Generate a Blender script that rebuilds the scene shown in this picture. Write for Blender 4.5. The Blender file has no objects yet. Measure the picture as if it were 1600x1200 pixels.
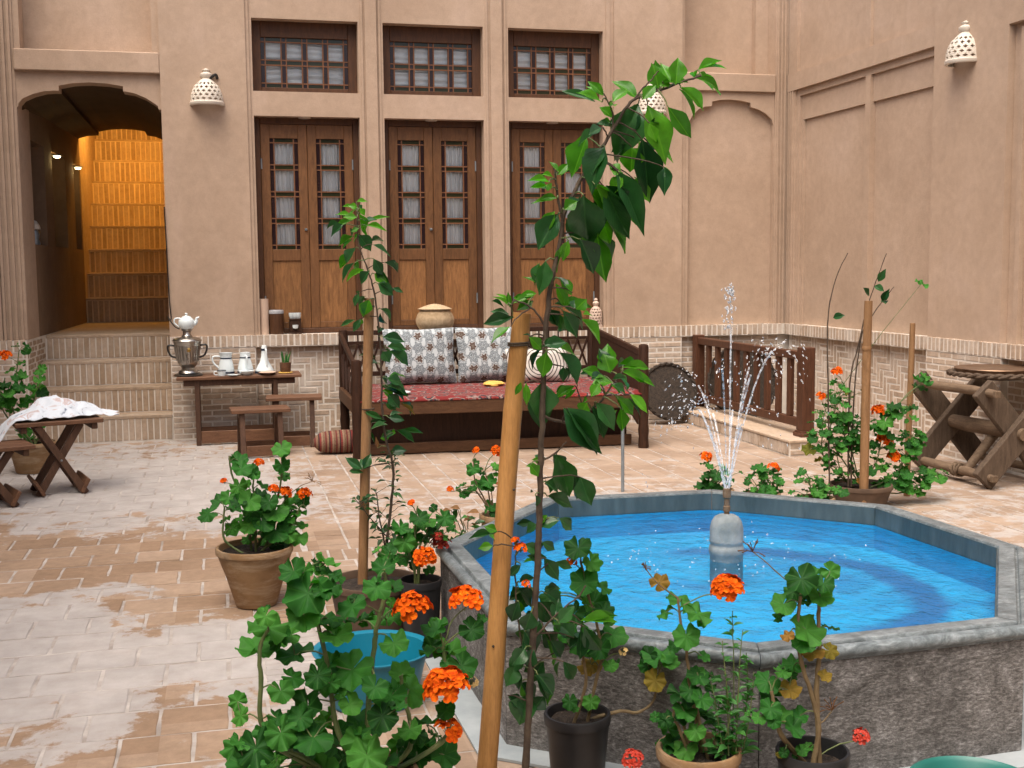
import bpy, bmesh, math, random
from mathutils import Vector, Matrix, noise
random.seed(7)
R = math.radians
S = bpy.context.scene
COL = S.collection

# ------------------------------------------------------------ camera, world, sun, exposure
CX, CY, CZ = Vector((.97113, -.23759, -.00978)), Vector((-.03297, -.09413, -.99502)), Vector((.23636, .96679, -.09729))
CX = CX.normalized(); CZ = (CZ - CX*CZ.dot(CX)).normalized(); CY = CZ.cross(CX)       # right, down, forward
EYE = Vector((0, 0, 1.6)); FPX = 1857.0
cam_d = bpy.data.cameras.new('camera'); cam = bpy.data.objects.new('camera', cam_d); COL.objects.link(cam)
cam_d.sensor_width = 36; cam_d.lens = 36*FPX/1600; cam_d.clip_start = .05; cam_d.clip_end = 500
cam.matrix_world = Matrix(((CX.x, -CY.x, -CZ.x, EYE.x), (CX.y, -CY.y, -CZ.y, EYE.y), (CX.z, -CY.z, -CZ.z, EYE.z), (0, 0, 0, 1)))
S.camera = cam
W = bpy.data.worlds.new('World'); S.world = W; W.use_nodes = True
wn = W.node_tree.nodes; wl = W.node_tree.links
sky = wn.new('ShaderNodeTexSky'); sky.sky_type = 'NISHITA'; sky.sun_disc = False
SUN_EL, SUN_AZ = 64, 218            # azimuth measured from +Y towards +X
sky.sun_elevation = R(SUN_EL); sky.sun_rotation = R(SUN_AZ)
sky.air_density = .8; sky.dust_density = 8.0; sky.ozone_density = .3
bg = wn['Background']; bg.inputs['Strength'].default_value = .13
wl.new(sky.outputs[0], bg.inputs[0])
sd = bpy.data.lights.new('sun', 'SUN'); sd.energy = 1.5; sd.angle = R(60); sd.color = (1, .95, .87)
so = bpy.data.objects.new('sun', sd); COL.objects.link(so)
dv = Vector((math.sin(R(SUN_AZ))*math.cos(R(SUN_EL)), math.cos(R(SUN_AZ))*math.cos(R(SUN_EL)), math.sin(R(SUN_EL))))
so.rotation_euler = dv.to_track_quat('Z', 'Y').to_euler(); so.location = (0, 0, 12)
S.view_settings.view_transform = 'Standard'; S.view_settings.look = 'None'
S.view_settings.gamma = 1; S.view_settings.use_curve_mapping = False
S.view_settings.exposure = .8
S.render.engine = 'CYCLES'
S.cycles.max_bounces = 6; S.cycles.diffuse_bounces = 3; S.cycles.glossy_bounces = 3; S.cycles.transparent_max_bounces = 12

def at(px, py, y):                    # photo pixel -> point of the plane Y = y
    r = CX*(px-800) + CY*(py-600) + CZ*FPX
    return EYE + r*(y/r.y)
def atz(px, py, z=0.0):
    r = CX*(px-800) + CY*(py-600) + CZ*FPX
    return EYE + r*((z-EYE.z)/r.z)

# ------------------------------------------------------------ materials
def nt(name):
    m = bpy.data.materials.new(name); m.use_nodes = True
    return m, m.node_tree.nodes, m.node_tree.links, m.node_tree.nodes['Principled BSDF']
def ramp(n, stops):
    r = n.new('ShaderNodeValToRGB'); e = r.color_ramp.elements
    while len(e) < len(stops): e.new(.5)
    for k, (p, c) in zip(e, stops):
        k.position = p; k.color = (c[0], c[1], c[2], 1) if not isinstance(c, (int, float)) else (c, c, c, 1)
    return r
def noise_tex(n, l, vec, scale, detail=5, rough=.55, dist=0):
    t = n.new('ShaderNodeTexNoise'); t.inputs['Scale'].default_value = scale; t.inputs['Detail'].default_value = detail
    t.inputs['Roughness'].default_value = rough; t.inputs['Distortion'].default_value = dist
    l.new(vec, t.inputs['Vector']); return t
def mix(n, l, fac, a, b, mode='MIX'):
    x = n.new('ShaderNodeMix'); x.data_type = 'RGBA'; x.blend_type = mode
    for sock, v in ((x.inputs[0], fac), (x.inputs[6], a), (x.inputs[7], b)):
        if isinstance(v, (int, float)): sock.default_value = v
        elif isinstance(v, tuple): sock.default_value = (v[0], v[1], v[2], 1)
        else: l.new(v, sock)
    return x.outputs[2]
def math_node(n, l, op, a, b=0.0, clamp=False):
    x = n.new('ShaderNodeMath'); x.operation = op; x.use_clamp = clamp
    for sock, v in ((x.inputs[0], a), (x.inputs[1], b)):
        if isinstance(v, (int, float)): sock.default_value = v
        else: l.new(v, sock)
    return x.outputs[0]
def coords(n, l, space):
    if space == 'world': return n.new('ShaderNodeNewGeometry').outputs['Position']
    tc = n.new('ShaderNodeTexCoord')
    v = tc.outputs['Object']
    if space == 'objrand':
        oi = n.new('ShaderNodeObjectInfo'); a = n.new('ShaderNodeVectorMath'); a.operation = 'MULTIPLY_ADD'
        l.new(v, a.inputs[0]); a.inputs[1].default_value = (1, 1, 1)
        s = n.new('ShaderNodeVectorMath'); s.operation = 'SCALE'; s.inputs[0].default_value = (37, 71, 53)
        l.new(oi.outputs['Random'], s.inputs['Scale']); l.new(s.outputs[0], a.inputs[2]); v = a.outputs[0]
    return v
def add_bump(n, l, p, h, strength, dist=.01):
    b = n.new('ShaderNodeBump'); b.inputs['Strength'].default_value = strength; b.inputs['Distance'].default_value = dist
    l.new(h, b.inputs['Height']); l.new(b.outputs[0], p.inputs['Normal']); return b
def simple(name, c1, c2, rough=.7, scale=8, bump=.2, bscale=60, space='world', metal=0, rand=0, detail=5, stretch=None, spec=.5, bdist=.004):
    m, n, l, p = nt(name)
    v = coords(n, l, space)
    if stretch:
        mp = n.new('ShaderNodeMapping'); mp.inputs['Scale'].default_value = stretch; l.new(v, mp.inputs['Vector']); v = mp.outputs[0]
    t = noise_tex(n, l, v, scale, detail)
    r = ramp(n, [(.32, c1), (.68, c2)]); l.new(t.outputs['Fac'], r.inputs[0]); c = r.outputs[0]
    if rand:
        oi = n.new('ShaderNodeObjectInfo')
        hs = n.new('ShaderNodeHueSaturation'); l.new(c, hs.inputs['Color'])
        l.new(math_node(n, l, 'MULTIPLY_ADD', oi.outputs['Random'], rand*2), hs.inputs['Value'])
        hs.inputs['Value'].links[0].from_node.inputs[2].default_value = 1-rand
        c = hs.outputs[0]
    l.new(c, p.inputs['Base Color']); p.inputs['Roughness'].default_value = rough; p.inputs['Metallic'].default_value = metal
    p.inputs['Specular IOR Level'].default_value = spec
    if bump:
        tb = noise_tex(n, l, v, bscale, 4, .6); add_bump(n, l, p, tb.outputs['Fac'], bump, bdist)
    return m

def plaster_mat(name, a, b, c):
    m, n, l, p = nt(name); v = coords(n, l, 'world')
    big = noise_tex(n, l, v, .9, 6, .6, .4); fine = noise_tex(n, l, v, 14, 6, .65); spk = noise_tex(n, l, v, 160, 3, .7)
    r = ramp(n, [(.3, a), (.52, b), (.72, c)]); l.new(big.outputs['Fac'], r.inputs[0])
    r2 = ramp(n, [(.3, .9), (.7, 1.06)]); l.new(fine.outputs['Fac'], r2.inputs[0])
    r3 = ramp(n, [(.35, .88), (.6, 1.05)]); l.new(spk.outputs['Fac'], r3.inputs[0])
    col = mix(n, l, .8, r.outputs[0], r2.outputs[0], 'MULTIPLY'); col = mix(n, l, .7, col, r3.outputs[0], 'MULTIPLY')
    # drip stains and small pale repairs
    mp = n.new('ShaderNodeMapping'); mp.inputs['Scale'].default_value = (2.2, 2.2, .35); l.new(v, mp.inputs['Vector'])
    st = noise_tex(n, l, mp.outputs[0], 1.6, 5, .6); rs = ramp(n, [(.56, 0), (.75, .35)]); l.new(st.outputs['Fac'], rs.inputs[0])
    col = mix(n, l, rs.outputs[0], col, (c[0]*1.12, c[1]*1.12, c[2]*1.15))
    # straw flecks and chips
    ms_ = n.new('ShaderNodeMapping'); ms_.inputs['Scale'].default_value = (55, 55, 130); ms_.inputs['Rotation'].default_value = (.5, .4, .7); l.new(v, ms_.inputs['Vector'])
    fk = noise_tex(n, l, ms_.outputs[0], 1.0, 2, .5); rf = ramp(n, [(.70, 0), (.76, .55)]); l.new(fk.outputs['Fac'], rf.inputs[0]); col = mix(n, l, rf.outputs[0], col, (c[0]*.55, c[1]*.5, c[2]*.45))
    tw = noise_tex(n, l, v, 3.3, 3, .5, 1.5); rt_ = ramp(n, [(.45, .94), (.5, 1.0), (.56, 1.05)]); l.new(tw.outputs['Fac'], rt_.inputs[0]); col = mix(n, l, .35, col, rt_.outputs[0], 'MULTIPLY')
    l.new(col, p.inputs['Base Color']); p.inputs['Roughness'].default_value = .92; p.inputs['Specular IOR Level'].default_value = .2
    h = mix(n, l, .5, fine.outputs['Fac'], spk.outputs['Fac']); add_bump(n, l, p, h, .55, .006)
    return m
M = {}
M['plaster'] = plaster_mat('plaster', (.395, .285, .205), (.443, .325, .238), (.478, .357, .272))
M['side_plaster_shaded'] = plaster_mat('passage_plaster_shaded', (.17, .11, .07), (.21, .14, .09), (.25, .165, .11))  # same wall plaster, with the passage's shade put into the colour
M['vault'] = plaster_mat('vault_plaster_shaded', (.05, .029, .018), (.065, .038, .023), (.08, .048, .03))  # plaster darkened further: shade of the unlit vault painted into its colour
M['stair_mortar'] = simple('stair_mortar', (.58, .46, .32), (.68, .55, .40), .95, 5, .4, 70)
M['slate'] = simple('wet_slate', (.035, .055, .062), (.075, .105, .115), .35, 14, .3, 60, stretch=(1, 1, .25))
M['mortar'] = simple('mortar', (.60, .54, .465), (.72, .665, .595), .95, 5, .4, 70)
def brick_mat(name, lo, mid, hi, salt):
    m, n, l, p = nt(name); v = coords(n, l, 'world'); oi = n.new('ShaderNodeObjectInfo')
    r = ramp(n, [(0, lo), (.5, mid), (1, hi)]); l.new(oi.outputs['Random'], r.inputs[0])
    t = noise_tex(n, l, v, 24, 6, .65); r2 = ramp(n, [(.3, .8), (.7, 1.14)]); l.new(t.outputs['Fac'], r2.inputs[0])
    col = mix(n, l, 1, r.outputs[0], r2.outputs[0], 'MULTIPLY')
    t3 = noise_tex(n, l, v, 2.1, 6, .7, .6); r3 = ramp(n, [(.47, 0), (.66, salt)]); l.new(t3.outputs['Fac'], r3.inputs[0])
    col = mix(n, l, r3.outputs[0], col, (.58, .52, .46))
    l.new(col, p.inputs['Base Color']); p.inputs['Roughness'].default_value = .93; p.inputs['Specular IOR Level'].default_value = .2
    tb = noise_tex(n, l, v, 90, 4, .7); add_bump(n, l, p, tb.outputs['Fac'], .5, .004)
    return m
M['brick'] = brick_mat('wall_brick', (.36, .27, .195), (.45, .345, .26), (.52, .415, .325), .7)
M['stair_brick'] = brick_mat('stair_brick', (.34, .25, .17), (.41, .305, .215), (.46, .355, .265), .3)

def paving_mat():
    m, n, l, p = nt('paving_brick'); v = coords(n, l, 'world'); oi = n.new('ShaderNodeObjectInfo')
    sx = n.new('ShaderNodeSeparateXYZ'); l.new(v, sx.inputs[0])
    r = ramp(n, [(0, (.265, .175, .112)), (.5, (.32, .222, .15)), (1, (.365, .265, .19))])
    wn_ = n.new('ShaderNodeTexWhiteNoise'); wn_.noise_dimensions = '2D'
    sn = n.new('ShaderNodeVectorMath'); sn.operation = 'SNAP'; sn.inputs[1].default_value = (.2525, .2505, 9); l.new(v, sn.inputs[0]); l.new(sn.outputs[0], wn_.inputs['Vector'])
    l.new(wn_.outputs['Value'], r.inputs[0])
    t = noise_tex(n, l, v, 17, 7, .65); r2 = ramp(n, [(.3, .84), (.7, 1.12)]); l.new(t.outputs['Fac'], r2.inputs[0])
    col = mix(n, l, 1, r.outputs[0], r2.outputs[0], 'MULTIPLY')
    # dried salt: tide bands that cross the court, broken by noise
    wob = noise_tex(n, l, v, 1.25, 6, .6, .5)
    d = math_node(n, l, 'ADD', sx.outputs['Y'], math_node(n, l, 'MULTIPLY', sx.outputs['X'], .45))
    d = math_node(n, l, 'ADD', d, math_node(n, l, 'MULTIPLY', math_node(n, l, 'SUBTRACT', wob.outputs['Fac'], .5), 3.0))
    d = math_node(n, l, 'DIVIDE', d, 14.0)
    rb = ramp(n, [(.0, .28), (.27, .2), (.315, .88), (.385, .85), (.42, .12), (.51, .22), (.575, .85), (.68, .78), (.82, .42), (1.0, .7)])
    l.new(d, rb.inputs[0])
    # less salt to the right of the left aisle
    rx = ramp(n, [(.0, 1), (.33, 1), (.42, .50), (1, .55)]); l.new(math_node(n, l, 'DIVIDE', math_node(n, l, 'ADD', sx.outputs['X'], 3.0), 9.0), rx.inputs[0])
    amt = math_node(n, l, 'MULTIPLY', rb.outputs[0], rx.outputs[0])
    fine = noise_tex(n, l, v, 5.5, 8, .72, .3)
    mask = math_node(n, l, 'ADD', amt, math_node(n, l, 'MULTIPLY', math_node(n, l, 'SUBTRACT', fine.outputs['Fac'], .5), 1.7))
    rm = ramp(n, [(.40, 0), (.54, .85), (.8, .95)]); l.new(mask, rm.inputs[0])
    salt = noise_tex(n, l, v, 9, 5, .6); rs = ramp(n, [(.3, (.365, .338, .318)), (.7, (.455, .43, .413))]); l.new(salt.outputs['Fac'], rs.inputs[0])
    col = mix(n, l, rm.outputs[0], col, rs.outputs[0])
    hz = ramp(n, [(.0, .0), (.36, .0), (.44, .20), (1, .22)]); l.new(math_node(n, l, 'DIVIDE', math_node(n, l, 'ADD', sx.outputs['X'], 3.0), 9.0), hz.inputs[0]); col = mix(n, l, hz.outputs[0], col, (.39, .335, .295))
    grime = noise_tex(n, l, v, 2.6, 5, .6); rg = ramp(n, [(.3, .87), (.65, 1.04)]); l.new(grime.outputs['Fac'], rg.inputs[0])
    col = mix(n, l, 1, col, rg.outputs[0], 'MULTIPLY')
    l.new(col, p.inputs['Base Color']); p.inputs['Roughness'].default_value = .85; p.inputs['Specular IOR Level'].default_value = .3
    tb = noise_tex(n, l, v, 55, 6, .7); add_bump(n, l, p, tb.outputs['Fac'], .5, .005)
    return m
M['paving'] = paving_mat()
M['paving_mortar'] = simple('paving_mortar', (.27, .235, .205), (.49, .45, .415), .95, 7, .4, 80)
def wood_mat(name, a, b, rough=.55, scale=(6, 6, 1.0), ns=7, spec=.35, rand=.12):
    m, n, l, p = nt(name); v = coords(n, l, 'world'); oi = n.new('ShaderNodeObjectInfo')
    mp = n.new('ShaderNodeMapping'); mp.inputs['Scale'].default_value = scale; l.new(v, mp.inputs['Vector'])
    t = noise_tex(n, l, mp.outputs[0], ns, 7, .65, .8); r = ramp(n, [(.3, a), (.7, b)]); l.new(t.outputs['Fac'], r.inputs[0])
    t2 = noise_tex(n, l, mp.outputs[0], ns*9, 4, .7); r2 = ramp(n, [(.35, .78), (.62, 1.1)]); l.new(t2.outputs['Fac'], r2.inputs[0])
    col = mix(n, l, .75, r.outputs[0], r2.outputs[0], 'MULTIPLY')
    hs = n.new('ShaderNodeHueSaturation'); l.new(col, hs.inputs['Color'])
    q = n.new('ShaderNodeMath'); q.operation = 'MULTIPLY_ADD'; l.new(oi.outputs['Random'], q.inputs[0]); q.inputs[1].default_value = rand*2; q.inputs[2].default_value = 1-rand
    l.new(q.outputs[0], hs.inputs['Value']); l.new(hs.outputs[0], p.inputs['Base Color'])
    p.inputs['Roughness'].default_value = rough; p.inputs['Specular IOR Level'].default_value = spec
    add_bump(n, l, p, t2.outputs['Fac'], .25, .003)
    return m
M['door_wood'] = wood_mat('door_wood', (.092, .040, .014), (.19, .086, .032), .5)
M['door_panel'] = wood_mat('door_panel', (.14, .062, .02), (.32, .15, .054), .55, (5, 5, .7), 9)
M['frame_wood'] = wood_mat('frame_wood', (.05, .021, .009), (.10, .042, .017), .55)
M['muntin'] = wood_mat('muntin_wood', (.13, .052, .022), (.20, .085, .037), .5)
M['dark_wood'] = wood_mat('dark_wood', (.022, .010, .006), (.052, .023, .013), .55, spec=.2)
M['bed_beam'] = wood_mat('bed_beam', (.055, .026, .013), (.11, .055, .028), .55, (1, 6, 6), spec=.2)
M['stool_wood'] = wood_mat('stool_wood', (.10, .046, .024), (.19, .094, .05), .6, (1.2, 6, 6))
M['stool_leg'] = wood_mat('stool_leg', (.055, .027, .016), (.11, .055, .031), .6)
M['rail_wood'] = wood_mat('rail_wood', (.062, .026, .014), (.12, .05, .027), .5, spec=.25)
M['old_wood'] = wood_mat('old_wood', (.055, .036, .024), (.12, .084, .057), .8)
M['old_log'] = wood_mat('old_log', (.10, .064, .04), (.20, .138, .088), .8, (6, 1, 6))
M['stake'] = wood_mat('stake_wood', (.36, .172, .048), (.50, .262, .09), .55, (7, 7, .7), 4)
M['stake2'] = wood_mat('stake_brown', (.20, .105, .045), (.33, .185, .085), .65, (7, 7, .9), 5)
def pot_mat():
    m, n, l, p = nt('terracotta'); v = coords(n, l, 'world')
    t = noise_tex(n, l, v, 7, 6, .6); r = ramp(n, [(.3, (.17, .095, .042)), (.7, (.30, .18, .085))]); l.new(t.outputs['Fac'], r.inputs[0])
    mp = n.new('ShaderNodeMapping'); mp.inputs['Scale'].default_value = (3, 3, 14); l.new(v, mp.inputs['Vector']); t2 = noise_tex(n, l, mp.outputs[0], 1.6, 7, .7, .4); r2 = ramp(n, [(.46, 0), (.62, .55)]); l.new(t2.outputs['Fac'], r2.inputs[0])
    col = mix(n, l, r2.outputs[0], r.outputs[0], (.40, .31, .21)); t3 = noise_tex(n, l, v, 3.5, 6, .7); r3 = ramp(n, [(.54, 0), (.68, .7)]); l.new(t3.outputs['Fac'], r3.inputs[0]); col = mix(n, l, r3.outputs[0], col, (.10, .065, .035))
    l.new(col, p.inputs['Base Color']); p.inputs['Roughness'].default_value = .9; tb = noise_tex(n, l, v, 60, 4, .7); add_bump(n, l, p, tb.outputs['Fac'], .35, .004); return m
M['terracotta'] = pot_mat()
M['black_plastic'] = simple('black_plastic', (.012, .012, .013), (.022, .022, .024), .45, 10, .05, 50)
M['soil'] = simple('soil', (.018, .012, .008), (.06, .042, .03), .98, 40, 1.0, 90, bdist=.02)
M['ceramic'] = simple('ceramic_white', (.58, .52, .44), (.68, .62, .53), .45, 5, .1, 40)
M['ceramic_tan'] = simple('ceramic_tan', (.52, .39, .31), (.60, .47, .38), .7, 6, .15, 40)
M['china'] = simple('china', (.66, .74, .76), (.72, .79, .81), .15, 3, 0)
M['china_blue'] = simple('china_blue', (.012, .02, .04), (.02, .03, .06), .2, 3, 0)
M['steel'] = simple('samovar_steel', (.33, .31, .28), (.52, .50, .46), .28, 9, .05, 40, metal=1)
M['steel_dull'] = simple('dull_steel', (.20, .24, .27), (.30, .34, .37), .45, 9, .1, 40, metal=.6)
M['black'] = simple('black_paint', (.012, .010, .009), (.02, .018, .016), .4, 9, 0)
M['gold'] = simple('brass_gold', (.42, .26, .07), (.5, .32, .1), .35, 9, 0, metal=1)
M['straw'] = simple('straw', (.40, .29, .17), (.56, .43, .28), .85, 30, .8, 120, bdist=.006)
M['dark_pot'] = simple('brown_pot', (.06, .036, .022), (.11, .068, .042), .85, 9, .3, 50)
M['wicker'] = simple('wicker', (.012, .008, .005), (.045, .029, .018), .8, 40, .9, 110, bdist=.008)
M['curtain'] = simple('curtain', (.84, .86, .87), (.9, .92, .93), .9, 5, 0)
M['dark_glass'] = simple('dark_glass', (.015, .006, .010), (.022, .012, .012), .12, 5, 0)
M['green_glass'] = simple('green_glass', (.014, .018, .008), (.02, .024, .01), .12, 5, 0)
M['teal'] = simple('teal_plastic', (.004, .15, .24), (.006, .18, .28), .35, 5, .03, 30)
M['green_plastic'] = simple('green_plastic', (.01, .13, .11), (.02, .17, .14), .4, 5, .03, 30)
M['card'] = simple('cardboard', (.50, .36, .27), (.56, .42, .32), .9, 5, .1, 40)
M['grey'] = simple('grey_lid', (.28, .28, .29), (.34, .34, .36), .5, 5, .05, 40)
M['yellow'] = simple('yellow_cloth', (.55, .34, .06), (.68, .45, .12), .9, 20, .3, 50)
M['pavestone'] = simple('plinth_stone', (.24, .28, .30), (.36, .40, .42), .7, 6, .3, 60)
M['copper'] = simple('copper_dish', (.16, .09, .055), (.30, .20, .13), .4, 12, .2, 40, metal=.8)
def glass_like(name, tint, rough, ior, bump=None):
    m, n, l, p = nt(name); n.remove(p); out = n['Material Output']
    tr = n.new('ShaderNodeBsdfTransparent'); tr.inputs[0].default_value = (*tint, 1)
    gl = n.new('ShaderNodeBsdfGlossy'); gl.inputs['Roughness'].default_value = rough
    fr = n.new('ShaderNodeFresnel'); fr.inputs['IOR'].default_value = ior
    ms = n.new('ShaderNodeMixShader'); l.new(fr.outputs[0], ms.inputs[0]); l.new(tr.outputs[0], ms.inputs[1]); l.new(gl.outputs[0], ms.inputs[2])
    if bump:
        h = bump(n, l); b = n.new('ShaderNodeBump'); b.inputs['Strength'].default_value = 1; b.inputs['Distance'].default_value = .016
        l.new(h, b.inputs['Height']); l.new(b.outputs[0], gl.inputs['Normal']); l.new(b.outputs[0], fr.inputs['Normal'])
    l.new(ms.outputs[0], out.inputs[0]); return m
M['pane'] = glass_like('window_glass', (.99, 1, 1), .02, 1.45)
FC = (2.06, 4.62)                      # fountain centre
def ripples(n, l):
    v = coords(n, l, 'world'); sub = n.new('ShaderNodeVectorMath'); sub.operation = 'SUBTRACT'; l.new(v, sub.inputs[0]); sub.inputs[1].default_value = (FC[0], FC[1], 0)
    t1 = noise_tex(n, l, v, 9, 5, .6, .6); t2 = noise_tex(n, l, v, 34, 3, .55, .4)
    w = n.new('ShaderNodeTexWave'); w.wave_type = 'RINGS'; w.rings_direction = 'Z'; w.inputs['Scale'].default_value = 2.6; w.inputs['Distortion'].default_value = 4.5
    w.inputs['Detail'].default_value = 3; w.inputs['Detail Scale'].default_value = 2.0; l.new(sub.outputs[0], w.inputs['Vector'])
    a = math_node(n, l, 'MULTIPLY', t1.outputs['Fac'], .9); b = math_node(n, l, 'MULTIPLY', t2.outputs['Fac'], .38); c = math_node(n, l, 'MULTIPLY', w.outputs['Fac'], .16)
    return math_node(n, l, 'ADD', math_node(n, l, 'ADD', a, b), c)
M['water'] = glass_like('pool_water', (.80, .96, 1.0), .03, 1.33, ripples)
def basin_mat():
    m, n, l, p = nt('blue_basin_paint'); v = coords(n, l, 'world')
    t = noise_tex(n, l, v, 3.2, 6, .6, 1.2); r = ramp(n, [(.3, (.0, .26, .50)), (.7, (.0, .37, .64))]); l.new(t.outputs['Fac'], r.inputs[0])
    a_, b_, c_ = [Vector(atz(x, y, .239)[:2]) for x, y in ((1190, 862), (1395, 900), (1400, 985))]      # darker blue ring on the basin floor, fading out to the left
    d_ = 2*(a_.x*(b_.y-c_.y)+b_.x*(c_.y-a_.y)+c_.x*(a_.y-b_.y)); cx_ = (a_.length_squared*(b_.y-c_.y)+b_.length_squared*(c_.y-a_.y)+c_.length_squared*(a_.y-b_.y))/d_; cy_ = (a_.length_squared*(c_.x-b_.x)+b_.length_squared*(a_.x-c_.x)+c_.length_squared*(b_.x-a_.x))/d_
    rad_ = (a_-Vector((cx_, cy_))).length
    wv = noise_tex(n, l, v, 5, 4, .6); of = n.new('ShaderNodeVectorMath'); of.operation = 'SUBTRACT'; l.new(v, of.inputs[0]); of.inputs[1].default_value = (cx_, cy_, .235)
    ln = n.new('ShaderNodeVectorMath'); ln.operation = 'LENGTH'; l.new(of.outputs[0], ln.inputs[0])
    dist = math_node(n, l, 'ADD', math_node(n, l, 'SUBTRACT', ln.outputs['Value'], rad_), math_node(n, l, 'MULTIPLY', math_node(n, l, 'SUBTRACT', wv.outputs['Fac'], .5), .16))
    rr_ = ramp(n, [(.0, .9), (.05, .85), (.11, .0)]); l.new(math_node(n, l, 'ABSOLUTE', dist), rr_.inputs[0])
    sep = n.new('ShaderNodeSeparateXYZ'); l.new(of.outputs[0], sep.inputs[0]); rx2 = ramp(n, [(.35, 0), (.6, 1)]); l.new(math_node(n, l, 'ADD', math_node(n, l, 'MULTIPLY', sep.outputs['X'], .7), .5), rx2.inputs[0])
    col = mix(n, l, math_node(n, l, 'MULTIPLY', rr_.outputs[0], rx2.outputs[0]), r.outputs[0], (.0, .11, .30))
    pt = noise_tex(n, l, v, 2.3, 3, .5, .5); rp = ramp(n, [(.58, 0), (.70, .6)]); l.new(pt.outputs['Fac'], rp.inputs[0]); col = mix(n, l, rp.outputs[0], col, (.0, .17, .40))
    l.new(col, p.inputs['Base Color']); p.inputs['Roughness'].default_value = .7
    return m
M['basin'] = basin_mat()
M['basin_dark'] = simple('basin_dark_blue', (.0, .16, .42), (.0, .20, .52), .7, 9, 0)
def stone_mat(name, a, b, c, sc, vein, rough, bump):
    m, n, l, p = nt(name); v = coords(n, l, 'world')
    t = noise_tex(n, l, v, sc, 8, .65, 1.5); r = ramp(n, [(.28, a), (.52, b), (.74, c)]); l.new(t.outputs['Fac'], r.inputs[0]); col = r.outputs[0]
    mp = n.new('ShaderNodeMapping'); mp.inputs['Scale'].default_value = (1.4, 2.6, 2.2); mp.inputs['Rotation'].default_value = (.3, .5, .6); l.new(v, mp.inputs['Vector'])
    t2 = noise_tex(n, l, mp.outputs[0], vein, 9, .75, 2.5); r2 = ramp(n, [(.38, .55), (.52, 1.0), (.68, 1.7)]); l.new(t2.outputs['Fac'], r2.inputs[0])
    col = mix(n, l, .85, col, r2.outputs[0], 'MULTIPLY')
    l.new(col, p.inputs['Base Color']); p.inputs['Roughness'].default_value = rough
    tb = noise_tex(n, l, v, 48, 7, .75); add_bump(n, l, p, tb.outputs['Fac'], bump, .012)
    return m
M['rim_stone'] = stone_mat('rim_stone', (.075, .092, .10), (.14, .168, .18), (.27, .305, .32), 6, 9, .4, .2)
def pool_wall_mat():
    m, n, l, p = nt('pool_wall_stone'); v = coords(n, l, 'world')
    mp = n.new('ShaderNodeMapping'); mp.inputs['Scale'].default_value = (1, 1, 2.1); l.new(v, mp.inputs['Vector'])
    pit = noise_tex(n, l, mp.outputs[0], 60, 9, .72, .4); mb_ = n.new('ShaderNodeMapping'); mb_.inputs['Scale'].default_value = (3.5, 3.5, 6); mb_.inputs['Rotation'].default_value = (.2, .3, .4); l.new(v, mb_.inputs['Vector']); big = noise_tex(n, l, mb_.outputs[0], 1.4, 9, .75, 1.0)
    r = ramp(n, [(.36, (.085, .082, .080)), (.50, (.165, .16, .156)), (.66, (.33, .325, .32))]); l.new(pit.outputs['Fac'], r.inputs[0])
    r2 = ramp(n, [(.36, (.56, .545, .53)), (.5, (1.02, 1.01, 1.0)), (.62, (1.65, 1.66, 1.68))]); l.new(big.outputs['Fac'], r2.inputs[0])
    col = mix(n, l, 1, r.outputs[0], r2.outputs[0], 'MULTIPLY')
    md_ = n.new('ShaderNodeMapping'); md_.inputs['Scale'].default_value = (9, 9, .7); l.new(v, md_.inputs['Vector']); dr = noise_tex(n, l, md_.outputs[0], 1.5, 5, .65, .5); rd = ramp(n, [(.40, .55), (.56, 1.0), (.72, 1.28)]); l.new(dr.outputs['Fac'], rd.inputs[0]); col = mix(n, l, .4, col, rd.outputs[0], 'MULTIPLY')
    l.new(col, p.inputs['Base Color']); p.inputs['Roughness'].default_value = .85; add_bump(n, l, p, pit.outputs['Fac'], .9, .012)
    return m
M['pool_wall'] = pool_wall_mat()
M['pedestal'] = simple('pedestal_stone', (.15, .185, .20), (.29, .325, .34), .7, 12, .6, 60)
def spray_mat():
    m, n, l, p = nt('fountain_water'); p.inputs['Base Color'].default_value = (.92, .96, 1, 1); p.inputs['Roughness'].default_value = .05
    p.inputs['IOR'].default_value = 1.33; p.inputs['Transmission Weight'].default_value = .75; return m
M['spray'] = spray_mat()
def jet_mat():
    m, n, l, p = nt('jet_water'); out = n['Material Output']; p.inputs['Base Color'].default_value = (.9, .95, 1, 1); p.inputs['Roughness'].default_value = .1
    tr = n.new('ShaderNodeBsdfTransparent'); ms = n.new('ShaderNodeMixShader')
    t = noise_tex(n, l, coords(n, l, 'world'), 60, 3, .6); r = ramp(n, [(.42, .06), (.64, .6)]); l.new(t.outputs['Fac'], r.inputs[0])
    l.new(r.outputs[0], ms.inputs[0]); l.new(tr.outputs[0], ms.inputs[1]); l.new(p.outputs[0], ms.inputs[2]); l.new(ms.outputs[0], out.inputs[0]); return m
M['jet'] = jet_mat()

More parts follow.
